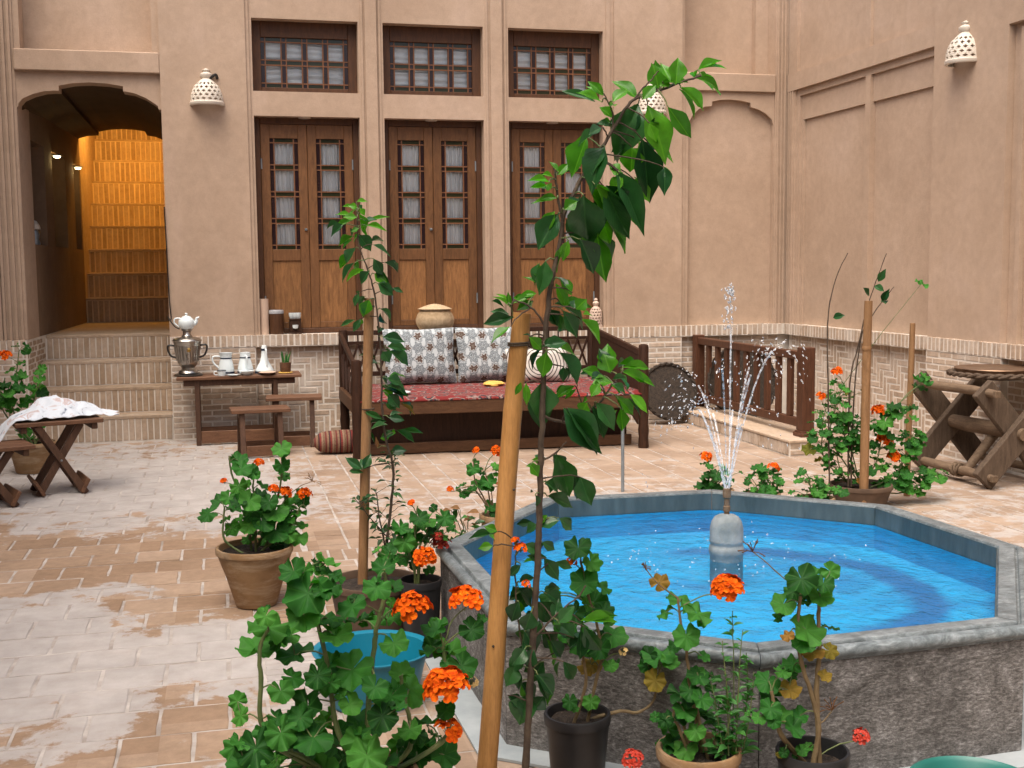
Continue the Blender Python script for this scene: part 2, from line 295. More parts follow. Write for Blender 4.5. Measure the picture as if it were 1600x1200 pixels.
def leaf_mat(name, lo, mid, hi, veins=0, rough=.42, trans=.28, tcol=(.18, .38, .03)):
    m, n, l, p = nt(name); out = n['Material Output']; oi = n.new('ShaderNodeObjectInfo'); tc = n.new('ShaderNodeTexCoord')
    r = ramp(n, [(0, lo), (.5, mid), (1, hi)]); l.new(oi.outputs['Random'], r.inputs[0]); col = r.outputs[0]
    t = noise_tex(n, l, coords(n, l, 'world'), 28, 4, .6); r2 = ramp(n, [(.3, .78), (.7, 1.18)]); l.new(t.outputs['Fac'], r2.inputs[0])
    col = mix(n, l, 1, col, r2.outputs[0], 'MULTIPLY')
    sx = n.new('ShaderNodeSeparateXYZ'); l.new(tc.outputs['Object'], sx.inputs[0])
    if veins == 1:       # fan veins of a geranium leaf
        a = math_node(n, l, 'ARCTAN2', sx.outputs['X'], sx.outputs['Y'])
        s = math_node(n, l, 'ABSOLUTE', math_node(n, l, 'SINE', math_node(n, l, 'MULTIPLY', a, 4.0)))
        rv = ramp(n, [(.0, .28), (.10, .10), (.25, 0)]); l.new(s, rv.inputs[0]); col = mix(n, l, rv.outputs[0], col, (hi[0]*1.7, hi[1]*1.4, hi[2]*1.5))
        h = s
    elif veins == 2:     # midrib and side ribs
        ax = math_node(n, l, 'ABSOLUTE', sx.outputs['X'])
        rv = ramp(n, [(.0, .55), (.018, .4), (.035, 0)]); l.new(ax, rv.inputs[0]); col = mix(n, l, rv.outputs[0], col, (hi[0]*1.6, hi[1]*1.35, hi[2]*1.5))
        d = math_node(n, l, 'SUBTRACT', sx.outputs['Y'], math_node(n, l, 'MULTIPLY', ax, .8))
        h = math_node(n, l, 'ABSOLUTE', math_node(n, l, 'SINE', math_node(n, l, 'MULTIPLY', d, 34.0)))
    else: h = t.outputs['Fac']
    l.new(col, p.inputs['Base Color']); p.inputs['Roughness'].default_value = rough; p.inputs['Specular IOR Level'].default_value = .22 if veins == 1 else .42
    add_bump(n, l, p, h, .10 if veins == 1 else .05, .004)
    tl = n.new('ShaderNodeBsdfTranslucent'); l.new(mix(n, l, 1, col, (tcol[0]*6, tcol[1]*5, tcol[2]*6), 'MULTIPLY'), tl.inputs[0])
    ms = n.new('ShaderNodeMixShader'); ms.inputs[0].default_value = trans
    l.new(p.outputs[0], ms.inputs[1]); l.new(tl.outputs[0], ms.inputs[2]); l.new(ms.outputs[0], out.inputs[0])
    return m
M['geranium_leaf'] = leaf_mat('geranium_leaf', (.010, .055, .009), (.026, .135, .019), (.065, .225, .032), 1, .62)
M['geranium_old'] = leaf_mat('geranium_leaf_yellowing', (.13, .13, .018), (.23, .16, .024), (.26, .13, .03), 1, .7)
M['citrus_dark'] = leaf_mat('citrus_leaf_dark', (.010, .046, .015), (.018, .076, .022), (.034, .118, .032), 2, .32, .22)
M['citrus_light'] = leaf_mat('citrus_leaf_young', (.035, .15, .008), (.065, .23, .012), (.10, .30, .02), 2, .32, .35)
M['small_leaf'] = leaf_mat('small_leaf', (.012, .045, .014), (.022, .080, .022), (.045, .13, .035), 2, .4)
M['herb_leaf'] = leaf_mat('herb_leaf', (.03, .13, .028), (.05, .19, .04), (.08, .24, .06), 2, .5)
M['dry_leaf'] = leaf_mat('dry_leaf', (.12, .05, .02), (.20, .09, .04), (.30, .16, .07), 2, .8)
M['bark'] = simple('bark', (.035, .022, .014), (.085, .06, .038), .85, 25, .5, 90)
M['green_stem'] = simple('green_stem', (.06, .11, .03), (.13, .15, .05), .6, 25, .2, 90)
M['woody_stem'] = simple('woody_stem', (.13, .085, .04), (.22, .16, .08), .75, 25, .5, 90)
M['petal'] = simple('orange_petal', (.48, .035, .002), (.86, .17, .006), .8, 70, .1, 60, rand=.12, spec=.1)
M['petal_red'] = simple('red_petal', (.35, .02, .010), (.5, .04, .015), .6, 14, .1, 60)
M['petal_pale'] = simple('faded_petal', (.62, .42, .14), (.75, .58, .28), .7, 14, .1, 60)
def rug_mat():
    m, n, l, p = nt('red_rug'); v = coords(n, l, 'world')
    vo = n.new('ShaderNodeTexVoronoi'); vo.inputs['Scale'].default_value = 9; l.new(v, vo.inputs['Vector'])
    r = ramp(n, [(0, (.20, .02, .015)), (.30, (.15, .010, .010)), (.46, (.24, .03, .022)), (.60, (.03, .022, .03)), (.70, (.26, .17, .15)), (.78, (.17, .012, .012))]); r.color_ramp.interpolation = 'CONSTANT'
    t = noise_tex(n, l, v, 16, 5, .7, 1)
    l.new(math_node(n, l, 'ADD', math_node(n, l, 'MULTIPLY', vo.outputs['Distance'], .9), math_node(n, l, 'MULTIPLY', t.outputs['Fac'], .5)), r.inputs[0])
    tt = noise_tex(n, l, v, 120, 3, .7); r2 = ramp(n, [(.3, .7), (.7, 1.2)]); l.new(tt.outputs['Fac'], r2.inputs[0])
    l.new(mix(n, l, 1, r.outputs[0], r2.outputs[0], 'MULTIPLY'), p.inputs['Base Color']); p.inputs['Roughness'].default_value = .95
    add_bump(n, l, p, tt.outputs['Fac'], .5, .004); return m
M['rug'] = rug_mat()
def cushion_mat():
    m, n, l, p = nt('floral_cushion'); v = coords(n, l, 'world'); sx = n.new('ShaderNodeSeparateXYZ')
    wob = noise_tex(n, l, v, 14, 2, .5); wv = n.new('ShaderNodeVectorMath'); wv.operation = 'MULTIPLY_ADD'; l.new(wob.outputs['Color'], wv.inputs[0]); wv.inputs[1].default_value = (.05, .05, .05); l.new(v, wv.inputs[2]); l.new(wv.outputs[0], sx.inputs[0])
    X = math_node(n, l, 'MULTIPLY', sx.outputs['X'], 9.6); Z = math_node(n, l, 'MULTIPLY', sx.outputs['Z'], 9.6)
    fx = math_node(n, l, 'SUBTRACT', math_node(n, l, 'FRACT', X), .5); fz = math_node(n, l, 'SUBTRACT', math_node(n, l, 'FRACT', Z), .5)
    par = math_node(n, l, 'MODULO', math_node(n, l, 'ABSOLUTE', math_node(n, l, 'ADD', math_node(n, l, 'FLOOR', X), math_node(n, l, 'FLOOR', Z))), 2)
    d = math_node(n, l, 'SQRT', math_node(n, l, 'ADD', math_node(n, l, 'MULTIPLY', fx, fx), math_node(n, l, 'MULTIPLY', fz, fz)))
    ang = math_node(n, l, 'ARCTAN2', fx, fz); pet = math_node(n, l, 'MULTIPLY', math_node(n, l, 'COSINE', math_node(n, l, 'MULTIPLY', ang, 6.0)), .07)
    t = noise_tex(n, l, v, 70, 5, .7); nz = math_node(n, l, 'MULTIPLY', math_node(n, l, 'SUBTRACT', t.outputs['Fac'], .5), .35)
    dd = math_node(n, l, 'ADD', math_node(n, l, 'ADD', d, pet), nz)
    rb = ramp(n, [(0, (.22, .19, .16)), (.10, (.05, .028, .02)), (.27, (.10, .062, .046)), (.33, (.42, .45, .46)), (.43, (.13, .15, .165)), (.55, (.42, .46, .48))]); l.new(dd, rb.inputs[0])
    rg = ramp(n, [(0, (.07, .08, .09)), (.16, (.34, .38, .40)), (.24, (.05, .058, .066)), (.34, (.28, .32, .345)), (.42, (.08, .095, .105)), (.52, (.42, .46, .48))]); l.new(dd, rg.inputs[0])
    l.new(mix(n, l, par, rb.outputs[0], rg.outputs[0]), p.inputs['Base Color']); p.inputs['Roughness'].default_value = .9
    return m
M['cushion'] = cushion_mat()
def spiral_mat():
    m, n, l, p = nt('spiral_cushion'); v = coords(n, l, 'object')
    w = n.new('ShaderNodeTexWave'); w.wave_type = 'RINGS'; w.rings_direction = 'Y'; w.inputs['Scale'].default_value = 9; w.inputs['Distortion'].default_value = 2; l.new(v, w.inputs['Vector'])
    r = ramp(n, [(.0, (.06, .055, .05)), (.14, (.10, .09, .085)), (.24, (.58, .55, .50))]); l.new(w.outputs['Fac'], r.inputs[0]); l.new(r.outputs[0], p.inputs['Base Color']); p.inputs['Roughness'].default_value = .9; return m
M['spiral'] = spiral_mat()
def stripe_mat():
    m, n, l, p = nt('striped_bolster'); v = coords(n, l, 'world')
    sx = n.new('ShaderNodeSeparateXYZ'); l.new(v, sx.inputs[0]); t = noise_tex(n, l, v, 90, 3, .7)
    s = math_node(n, l, 'FRACT', math_node(n, l, 'MULTIPLY', sx.outputs['X'], 11))
    r = ramp(n, [(0, (.17, .10, .06)), (.2, (.13, .022, .018)), (.35, (.22, .13, .08)), (.55, (.05, .02, .02)), (.68, (.19, .03, .025)), (.85, (.26, .17, .11))]); r.color_ramp.interpolation = 'CONSTANT'
    l.new(s, r.inputs[0]); r2 = ramp(n, [(.3, .65), (.7, 1.2)]); l.new(t.outputs['Fac'], r2.inputs[0])
    l.new(mix(n, l, 1, r.outputs[0], r2.outputs[0], 'MULTIPLY'), p.inputs['Base Color']); p.inputs['Roughness'].default_value = .95; return m
M['stripe'] = stripe_mat()
def cloth_mat():
    m, n, l, p = nt('printed_cloth'); v = coords(n, l, 'world')
    t = noise_tex(n, l, v, 11, 4, .6, .8); r = ramp(n, [(.30, (.16, .19, .26)), (.38, (.60, .66, .72)), (.55, (.68, .74, .80)), (.66, (.52, .40, .38)), (.72, (.66, .72, .78))]); l.new(t.outputs['Fac'], r.inputs[0])
    l.new(r.outputs[0], p.inputs['Base Color']); p.inputs['Roughness'].default_value = .9; return m
M['cloth'] = cloth_mat()
def emit(name, col, s):
    m, n, l, p = nt(name); p.inputs['Emission Color'].default_value = (*col, 1); p.inputs['Emission Strength'].default_value = s; p.inputs['Base Color'].default_value = (*col, 1); return m
M['lamp_glow'] = emit('lamp_glow', (1, .78, .42), 9)
M['downlight'] = simple('downlight_lens', (.5, .47, .42), (.55, .5, .45), .4, 3, 0)

# ------------------------------------------------------------ mesh helpers
class MB:
    def __init__(s): s.v = []; s.f = []
    def add(s, vs, fs):
        k = len(s.v); s.v += [tuple(q) for q in vs]; s.f += [tuple(i+k for i in f) for f in fs]; return s
    def box(s, x0, x1, y0, y1, z0, z1):
        return s.add([(x0, y0, z0), (x1, y0, z0), (x1, y1, z0), (x0, y1, z0), (x0, y0, z1), (x1, y0, z1), (x1, y1, z1), (x0, y1, z1)],
                     [(0, 3, 2, 1), (4, 5, 6, 7), (0, 1, 5, 4), (1, 2, 6, 5), (2, 3, 7, 6), (3, 0, 4, 7)])
    def cbox(s, x0, x1, y0, y1, z0, z1, c):            # chamfered box
        bm = bmesh.new(); bmesh.ops.create_cube(bm, size=1)
        for v in bm.verts: v.co = Vector((x0 if v.co.x < 0 else x1, y0 if v.co.y < 0 else y1, z0 if v.co.z < 0 else z1))
        bmesh.ops.bevel(bm, geom=bm.edges[:], offset=c, segments=1, affect='EDGES'); s.bm(bm); return s
    def bm(s, bm):
        bm.verts.index_update(); s.add([v.co[:] for v in bm.verts], [[v.index for v in f.verts] for f in bm.faces]); bm.free(); return s
    def bar(s, a, b, w, h, up=(0, 0, 1), c=0):            # squared bar from a to b
        a = Vector(a); b = Vector(b); d = (b-a); L = d.length; d.normalize(); up = Vector(up)
        x = d.cross(up); x = x.normalized() if x.length > 1e-5 else Vector((1, 0, 0)); u = x.cross(d)
        t = MB()
        if c: t.cbox(-w/2, w/2, 0, L, -h/2, h/2, c)
        else: t.box(-w/2, w/2, 0, L, -h/2, h/2)
        return s.add([a + x*q[0] + d*q[1] + u*q[2] for q in t.v], t.f)
    def tube(s, pts, rad, n=8, cap=True):
        pts = [Vector(p) for p in pts]
        if isinstance(rad, (int, float)): rad = [rad]*len(pts)
        ref = Vector((.31, .17, .93)); k = len(s.v); prev = None
        for i, p in enumerate(pts):
            d = (pts[min(i+1, len(pts)-1)] - pts[max(i-1, 0)]).normalized()
            if prev is None: x = d.cross(ref if abs(d.dot(ref)) < .9 else Vector((1, 0, 0))).normalized()
            else: x = (prev - d*prev.dot(d)).normalized()
            prev = x; y = d.cross(x)
            for j in range(n):
                a = 2*math.pi*j/n; s.v.append(tuple(p + (x*math.cos(a) + y*math.sin(a))*rad[i]))
        for i in range(len(pts)-1):
            for j in range(n):
                a = k+i*n+j; b = k+i*n+(j+1) % n; s.f.append((a, b, b+n, a+n))
        if cap:
            s.f.append(tuple(k+j for j in reversed(range(n)))); s.f.append(tuple(k+(len(pts)-1)*n+j for j in range(n)))
        return s
    def lathe(s, prof, n, c=(0, 0, 0), wob=0):
        k = len(s.v); c = Vector(c)
        for i, (r, z) in enumerate(prof):
            for j in range(n):
                a = 2*math.pi*j/n; q = r*(1+wob*math.sin(3*a+i))
                s.v.append((c.x+q*math.cos(a), c.y+q*math.sin(a), c.z+z))
        for i in range(len(prof)-1):
            for j in range(n):
                a = k+i*n+j; b = k+i*n+(j+1) % n; s.f.append((a, b, b+n, a+n))
        if prof[0][0] > 1e-4: s.f.append(tuple(k+j for j in reversed(range(n))))
        if prof[-1][0] > 1e-4: s.f.append(tuple(k+(len(prof)-1)*n+j for j in range(n)))
        return s
    def prism(s, poly, a, b, axis='y'):                   # polygon (u, z) extruded along y (or x) from a to b
        n = len(poly); f = (lambda u, z, t: (u, t, z)) if axis == 'y' else (lambda u, z, t: (t, u, z)) if axis == 'x' else (lambda u, z, t: (u, z, t))
        s.add([f(u, z, a) for u, z in poly] + [f(u, z, b) for u, z in poly],
              [tuple(range(n)), tuple(reversed(range(n, 2*n)))] + [(i, i+n, (i+1) % n+n, (i+1) % n) for i in range(n)]); return s
    def mesh(s, name, mat, smooth=False, fix=True):
        me = bpy.data.meshes.new(name); me.from_pydata(s.v, [], s.f)
        if fix:
            bm = bmesh.new(); bm.from_mesh(me); bmesh.ops.recalc_face_normals(bm, faces=bm.faces); bm.to_mesh(me); bm.free()
        if smooth:
            me.polygons.foreach_set('use_smooth', [True]*len(me.polygons))
            try: me.set_sharp_from_angle(angle=R(42))
            except Exception: pass
        me.materials.append(M[mat] if isinstance(mat, str) else mat); me.update(); return me
    def build(s, name, mat, parent=None, smooth=False, fix=True, **kw):
        return place(name, s.mesh(name, mat, smooth, fix), parent, **kw)
PLOC = {}
def place(name, me, parent=None, mw=None, kind=None, label=None):
    o = bpy.data.objects.new(name, me); COL.objects.link(o)
    if parent is not None:
        o.parent = parent; o.matrix_parent_inverse = Matrix.Translation(-PLOC.get(parent.name, Vector()))
    if mw is not None: o.matrix_basis = mw
    if kind: o['kind'] = kind
    if label: o['label'] = label
    return o
def thing(name, label, cat, loc=(0, 0, 0), group=None):
    o = bpy.data.objects.new(name, None); COL.objects.link(o); o.location = loc; PLOC[o.name] = Vector(loc); o.empty_display_size = .1
    o['label'] = label; o['category'] = cat; o['kind'] = 'thing'
    if group: o['group'] = group
    return o
def tag(o, label, cat, group=None, kind=None):
    o['label'] = label; o['category'] = cat
    if group: o['group'] = group
    return o
def catmull(pts, n=6):
    pts = [Vector(p) for p in pts]; out = []
    for i in range(len(pts)-1):
        p0, p1, p2, p3 = pts[max(i-1, 0)], pts[i], pts[i+1], pts[min(i+2, len(pts)-1)]
        for k in range(n):
            t = k/n
            out.append(.5*((2*p1) + (-p0+p2)*t + (2*p0-5*p1+4*p2-p3)*t*t + (-p0+3*p1-3*p2+p3)*t*t*t))
    return out + [pts[-1]]
def lerp(a, b, t): return a+(b-a)*t

# ============================================================ SETTING
Y0, XR, ZT, CAP = 11.67, 5.85, 5.6, .98
g = MB().box(-40, 40, -30, 50, -.32, -.02).build('ground', 'paving_mortar'); g['kind'] = 'structure'

# ---- brick pieces (shared meshes, four worn variants per size)
BR = {}
def brick_mesh(w, h, mat='brick', dep=.03, ch=.004):
    key = (round(w, 3), round(h, 3), mat, random.randrange(3))
    if key in BR: return BR[key]
    j = lambda s: random.uniform(-s, s)
    q = [(0, 0), (w, 0), (w, h), (0, h)]; out = [(x+j(.002), z+j(.002)) for x, z in q]
    inn = [(x + (ch if x == 0 else -ch)+j(.0012), z + (ch if z == 0 else -ch)+j(.0012)) for x, z in q]
    b = MB().add([(x, dep, z) for x, z in out] + [(x, ch, z) for x, z in out] + [(x, j(.0008), z) for x, z in inn],
                 [(0, 1, 5, 4), (1, 2, 6, 5), (2, 3, 7, 6), (3, 0, 4, 7), (4, 5, 9, 8), (5, 6, 10, 9), (6, 7, 11, 10), (7, 4, 8, 11), (8, 9, 10, 11)])
    BR[key] = b.mesh('brick', mat, fix=False); return BR[key]
FACING = {'back': 0, 'right': -90, 'jamb': 90}
class Bricks:
    def __init__(s, parent, mat='brick', limit=300): s.p = parent; s.l = []; s.mat = mat; s.limit = limit
    def put(s, face, u, plane, z, w, h, pr=0):            # u: start along the wall, plane: coordinate of the outer face
        if w < .012 or h < .012: return
        pl = plane + random.uniform(-.0025, .0025)
        if face == 'back': loc = (u, pl, z)
        elif face == 'right': loc = (pl, u+w, z)
        else: loc = (pl, u, z)
        s.l.append((pr, len(s.l), face, loc, w, h))
    def soldiers(s, face, u0, u1, plane, z0, z1, pitch=.058, j=.0125, pr=0):
        n = max(1, round((u1-u0)/pitch)); p = (u1-u0)/n
        for i in range(n): s.put(face, u0+i*p+j/2, plane, z0+random.uniform(0, .002), p-j, z1-z0, pr)
    def running(s, face, u0, u1, plane, z0, z1, L=.182, H=.0535, j=.012, pr=0):
        n = round((z1-z0)/H); H = (z1-z0)/n
        for r in range(n):
            u = u0 - (L/2 if r % 2 else 0)
            while u < u1-.01:
                a, b = max(u, u0), min(u+L, u1); s.put(face, a+j/2, plane, z0+r*H+j/2, b-a-j, H-j, pr); u += L
    def herring(s, face, u0, u1, plane, z0, z1, W=.0575, j=.0125, n=3, prf=None):
        nu, nz = int((u1-u0)/W)+8, int((z1-z0)/W)+8
        def rect(a, b, c, d):
            a, b, c, d = max(a, u0), min(b, u1), max(c, z0), min(d, z1)
            if b-a > .02 and d-c > .02: s.put(face, a+j/2, plane, c+j/2, b-a-j, d-c-j, prf((a+b)/2) if prf else 0)
        for t in range(-n, nz):
            for k in range(-nz//(2*n)-3, nu//(2*n)+3):
                x = t + 2*n*k
                rect(u0+x*W, u0+(x+n)*W, z0+t*W, z0+(t+1)*W)
                rect(u0+(x+n)*W, u0+(x+n+1)*W, z0+(t+1-n)*W, z0+(t+1)*W)
    def finish(s):
        s.l.sort(key=lambda q: (q[0], q[1])); rest = MB()
        for i, (pr, _, face, loc, w, h) in enumerate(s.l):
            mw = Matrix.Translation(loc) @ Matrix.Rotation(R(FACING[face]), 4, 'Z') @ Matrix.Rotation(random.uniform(-.012, .012), 4, 'Y')
            me = brick_mesh(w, h, s.mat)
            if i < s.limit: place('brick', me, s.p, mw)
            else: rest.add([mw @ v.co for v in me.vertices], [tuple(q.vertices) for q in me.polygons])
        if rest.v: rest.build('brick_courses', s.mat, s.p, fix=False, kind='stuff')

# ---- paving: square bricks, straight rows on the left, straight columns beyond and round the pool, borders of bricks on edge
pav = MB().box(-3.2, 6.2, 2.2, 11.7, -.019, -.0035).build('brick_pavement', 'paving_mortar'); pav['kind'] = 'structure'
TV = {}
def tile_mesh(w, d):
    key = (round(w, 3), round(d, 3), random.randrange(5))
    if key in TV: return TV[key]
    j = lambda s: random.uniform(-s, s); c = .006
    q = [(0, 0), (w, 0), (w, d), (0, d)]
    def ring(off, z, jit):
        r = []
        for i in range(4):
            a, b = q[i], q[(i+1) % 4]
            for t in (0, .33, .66):
                x, y = a[0]+(b[0]-a[0])*t, a[1]+(b[1]-a[1])*t
                cx, cy = w/2, d/2; sx, sy = (w-2*off)/w, (d-2*off)/d
                r.append((cx+(x-cx)*sx+j(jit), cy+(y-cy)*sy+j(jit), z))
        return r
    b = MB(); b.add(ring(0, -.014, .003) + ring(.001, -.0025, .003) + ring(c, j(.0006), .002),
          [(i, (i+1) % 12, (i+1) % 12+12, i+12) for i in range(12)] + [(i+12, (i+1) % 12+12, (i+1) % 12+24, i+24) for i in range(12)] + [tuple(range(24, 36))])
    TV[key] = b.mesh('paving_brick', 'paving', fix=False); return TV[key]
POOL = [atz(x, y, .44) for x, y in ((688, 850), (852, 776), (1112, 763), (1386, 787), (1595, 853), (1602, 973), (1187, 1018), (790, 968))]
POOL = [Vector((p.x, p.y)) for p in POOL]; PC = sum(POOL, Vector((0, 0)))/8
def inside(x, y, s):
    c = False
    for i in range(8):
        a, b = PC+(POOL[i]-PC)*s, PC+(POOL[(i+1) % 8]-PC)*s
        if (a.y > y) != (b.y > y) and x < (b.x-a.x)*(y-a.y)/(b.y-a.y)+a.x: c = not c
    return c
tiles = []
def tile(x0, x1, y0, y1, jt=.012):
    cx, cy = (x0+x1)/2, (y0+y1)/2
    if inside(cx, cy, .93) or x1-x0 < .03 or y1-y0 < .03: return
    tiles.append((math.hypot(cx, cy) + (9 if cx > .4 and cy < 6.4 else 0), x0+jt/2, y0+jt/2, x1-x0-jt, y1-y0-jt))
def rows(x0, x1, y0, y1, P=.2455, D=.2585, ox=-.507, oy=4.162):
    for r in range(math.floor((y0-oy)/D), math.ceil((y1-oy)/D)):
        ya, yb = max(y0, oy+r*D), min(y1, oy+(r+1)*D); sh = ox + (P/2 if r % 2 else 0)
        for k in range(math.floor((x0-sh)/P), math.ceil((x1-sh)/P)):
            tile(max(x0, sh+k*P), min(x1, sh+(k+1)*P), ya, yb)
def cols(x0, x1, y0, y1, P=.245, D=.25, ox=.678):
    for k in range(math.floor((x0-ox)/P), math.ceil((x1-ox)/P)):
        xa, xb = max(x0, ox+k*P), min(x1, ox+(k+1)*P); sh = (D/2 if k % 2 else 0)
        for r in range(math.floor((y0-sh)/D), math.ceil((y1-sh)/D)): tile(xa, xb, max(y0, sh+r*D), min(y1, sh+(r+1)*D))
rows(-3, .12, 2.9, 11.62); rows(.12, .41, 6.76, 11.62)
cols(.41, 5.82, 6.76, 11.62); cols(.37, 5.82, 2.9, 6.5)
y = 2.9
while y < 6.5: tile(.12, .37, y, y+.066); y += .066
x = .12
while x < 5.8: tile(x, x+.085, 6.5, 6.76); x += .085
tiles.sort(); rest = MB()
for i, (_, x, y, w, d) in enumerate(tiles):
    mw = Matrix.Translation((x, y, random.uniform(-.0012, .0018))) @ Matrix.Rotation(random.uniform(-.006, .006), 4, 'X') @ Matrix.Rotation(random.uniform(-.006, .006), 4, 'Y')
    me = tile_mesh(w, d)
    if i < 300: place('paving_brick', me, pav, mw)
    else: rest.add([mw @ v.co for v in me.vertices], [tuple(q.vertices) for q in me.polygons])
rest.build('paving_bricks', 'paving', pav, fix=False, kind='stuff')

# ---- back wall
def bx(m, u0, u1, z0, z1, df, db): return m.box(u0, u1, Y0-df, Y0-db, z0, z1)
def rx_(m, u0, u1, z0, z1, df, db): return m.box(XR-df, XR-db, u0, u1, z0, z1)
ARCH = [(-1.725, 3.13), (-1.69, 3.172), (-1.6, 3.215), (-1.5, 3.243), (-1.42, 3.25), (-1.375, 3.25), (-1.375, 3.295), (-1.25, 3.322), (-1.1, 3.332), (-.95, 3.325),
        (-.815, 3.305), (-.815, 3.26), (-.72, 3.245), (-.62, 3.205), (-.55, 3.16), (-.51, 3.13)]
wall = thing('courtyard_wall', 'tan plastered wall with three wooden doors, stair arch and brick base', 'wall', (2, Y0, 0))
p = MB()
bx(p, -4.0, -1.95, CAP, ZT, 0, -.4); bx(p, -1.95, -1.745, CAP, ZT, -.035, -.4)
bx(p, -1.745, -.48, 3.61, ZT, -.32, -.4); bx(p, -.545, -.48, 3.61, ZT, -.05, -.319); bx(p, -1.745, -1.69, 3.61, ZT, -.05, -.319)
bx(p, -.48, .30, CAP, ZT, 0, -.4); bx(p, .30, .332, CAP, ZT, -.016, -.4); bx(p, .332, .36, CAP, ZT, -.032, -.4)
DX = [(.36, 1.36), (1.60, 2.59), (2.845, 3.83)]
for a, b in DX:
    bx(p, a, b, 3.965, ZT, -.032, -.4); bx(p, a, b, 3.06, 3.29, -.032, -.4)
for a, b in ((1.36, 1.60), (2.59, 2.845)):
    bx(p, a, b, CAP, ZT, -.032, -.4)
bx(p, 3.83, 3.86, CAP, ZT, -.032, -.4); bx(p, 3.86, 3.90, CAP, ZT, -.018, -.4); bx(p, 3.90, 3.94, CAP, ZT, -.03, -.4)
bx(p, 3.94, 4.675, CAP, ZT, 0, -.4)
bx(p, 4.675, 4.715, CAP, 3.40, -.02, -.4); bx(p, 4.715, 5.72, CAP, 3.40, -.09, -.4)
bx(p, 4.675, 4.71, 3.585, ZT, -.03, -.4); bx(p, 4.71, 5.58, 3.585, ZT, -.30, -.4); bx(p, 5.58, 5.72, 3.585, ZT, -.2, -.4)
bx(p, 5.72, 6.25, CAP, ZT, -.012, -.4)
p.build('plaster', 'plaster', wall)
NA = [(4.755, 3.05), (4.762, 3.084), (4.80, 3.15), (4.868, 3.215), (4.94, 3.243), (5.015, 3.25), (5.02, 3.298), (5.12, 3.318), (5.224, 3.322), (5.33, 3.315), (5.445, 3.295), (5.455, 3.249), (5.54, 3.228), (5.623, 3.186), (5.69, 3.13), (5.712, 3.07)]
MB().prism([(4.716, 3.399), (5.719, 3.399), (5.719, CAP), (5.715, CAP)] + NA[::-1] + [(4.75, CAP), (4.716, CAP)], Y0+.03, Y0+.088).build('niche_arch', 'plaster', wall)
for u0, u1, z0, z1 in ((-1.745, -.48, 3.42, 3.61), (4.675, 5.72, 3.40, 3.585)):
    MB().cbox(u0+.001, u1-.001, Y0-.004, Y0+.38, z0, z1, .008).build('ledge', 'plaster', wall)
for u0, u1, d in ((1.385, 1.405, .012), (1.425, 1.535, .03), (1.555, 1.575, .012), (2.615, 2.635, .012), (2.66, 2.775, .03), (2.80, 2.82, .012)):
    bx(MB(), u0, u1, CAP+.002, ZT, -.032+d, -.0325).build('pilaster', 'plaster', wall)
for i in range(4):
    u = -1.94 + i*.05; bx(MB(), u, u+.022, CAP+.002, ZT, -.012, -.0345).build('rib', 'plaster', wall)
for u in (5.735, 5.775, 5.815): bx(MB(), u, u+.018, CAP+.002, ZT, .004, -.0115).build('rib', 'plaster', wall)
mo = MB()
for a, b in ((-4.0, -1.746), (-.479, 6.25)): bx(mo, a, b, .868, CAP-.001, .015, -.39)
bx(mo, -4.0, -1.746, -.1, .867, .009, -.39); bx(mo, -.479, .31, -.1, .867, .009, -.39); bx(mo, .311, 3.939, -.1, .867, -.052, -.39)
bx(mo, 3.94, 4.675, -.1, .867, .009, -.39); bx(mo, 4.676, 6.25, -.1, .867, -.052, -.39)
mo.build('mortar', 'mortar', wall)
B = Bricks(wall)
B.soldiers('back', -.478, 5.82, Y0-.018, .872, CAP+.002)
B.running('back', -.478, .308, Y0-.012, .0, .866); B.running('back', 3.942, 4.673, Y0-.012, .0, .866, pr=.5)
B.herring('back', .315, 3.935, Y0+.049, .0, .86, prf=lambda u: 0 if u < 1.1 else 2)
B.running('back', 4.68, 5.80, Y0+.049, .0, .86, pr=1)
B.soldiers('back', -2.6, -1.75, Y0-.018, .872, CAP+.002, pr=.6); B.running('back', -2.6, -1.75, Y0-.012, .0, .866, pr=.6)
B.finish()

# ---- right wall
rw = thing('courtyard_wall', 'tan plastered side wall on the right with blind panels over herringbone brick', 'wall', (XR, 8, 0))
p = MB()
rx_(p, 9.01, 11.665, 3.406, 3.585, 0, -.4); rx_(p, 11.52, 11.664, CAP, 3.405, -.016, -.4)
rx_(p, 9.01, 11.52, 3.34, 3.405, -.035, -.4); rx_(p, 10.06, 10.15, CAP, 3.339, -.03, -.4)
for a, b in ((10.151, 11.45), (9.01, 10.059)):
    rx_(p, a, b, 3.095, 3.339, -.06, -.4); rx_(p, a+.0, b-.05 if a > 10 else b, CAP, 3.094, -.085, -.4)
rx_(p, 11.45, 11.519, CAP, 3.339, -.035, -.4); rx_(p, 11.401, 11.449, CAP, 3.094, -.06, -.4)
rx_(p, 9.01, 10.06, 3.586, ZT, -.05, -.4); rx_(p, 10.061, 10.15, 3.586, ZT, -.02, -.4); rx_(p, 10.151, 11.48, 3.586, ZT, -.05, -.4); rx_(p, 11.481, 11.664, 3.586, ZT, -.012, -.4)
rx_(p, 8.037, 9.009, CAP, ZT, 0, -.4)
rx_(p, 7.93, 8.036, CAP, 3.395, -.06, -.4); rx_(p, 7.88, 7.929, CAP, 3.36, -.03, -.4); rx_(p, 7.80, 7.879, CAP, 3.33, -.075, -.4); rx_(p, 3.0, 7.799, CAP, 3.20, -.05, -.4)
rx_(p, 3.0, 7.799, 3.201, 3.36, -.03, -.4); rx_(p, 3.0, 8.036, 3.396, ZT, 0, -.4); rx_(p, 3.0, 7.929, 3.361, 3.395, -.05, -.4)
p.build('plaster', 'plaster', rw)
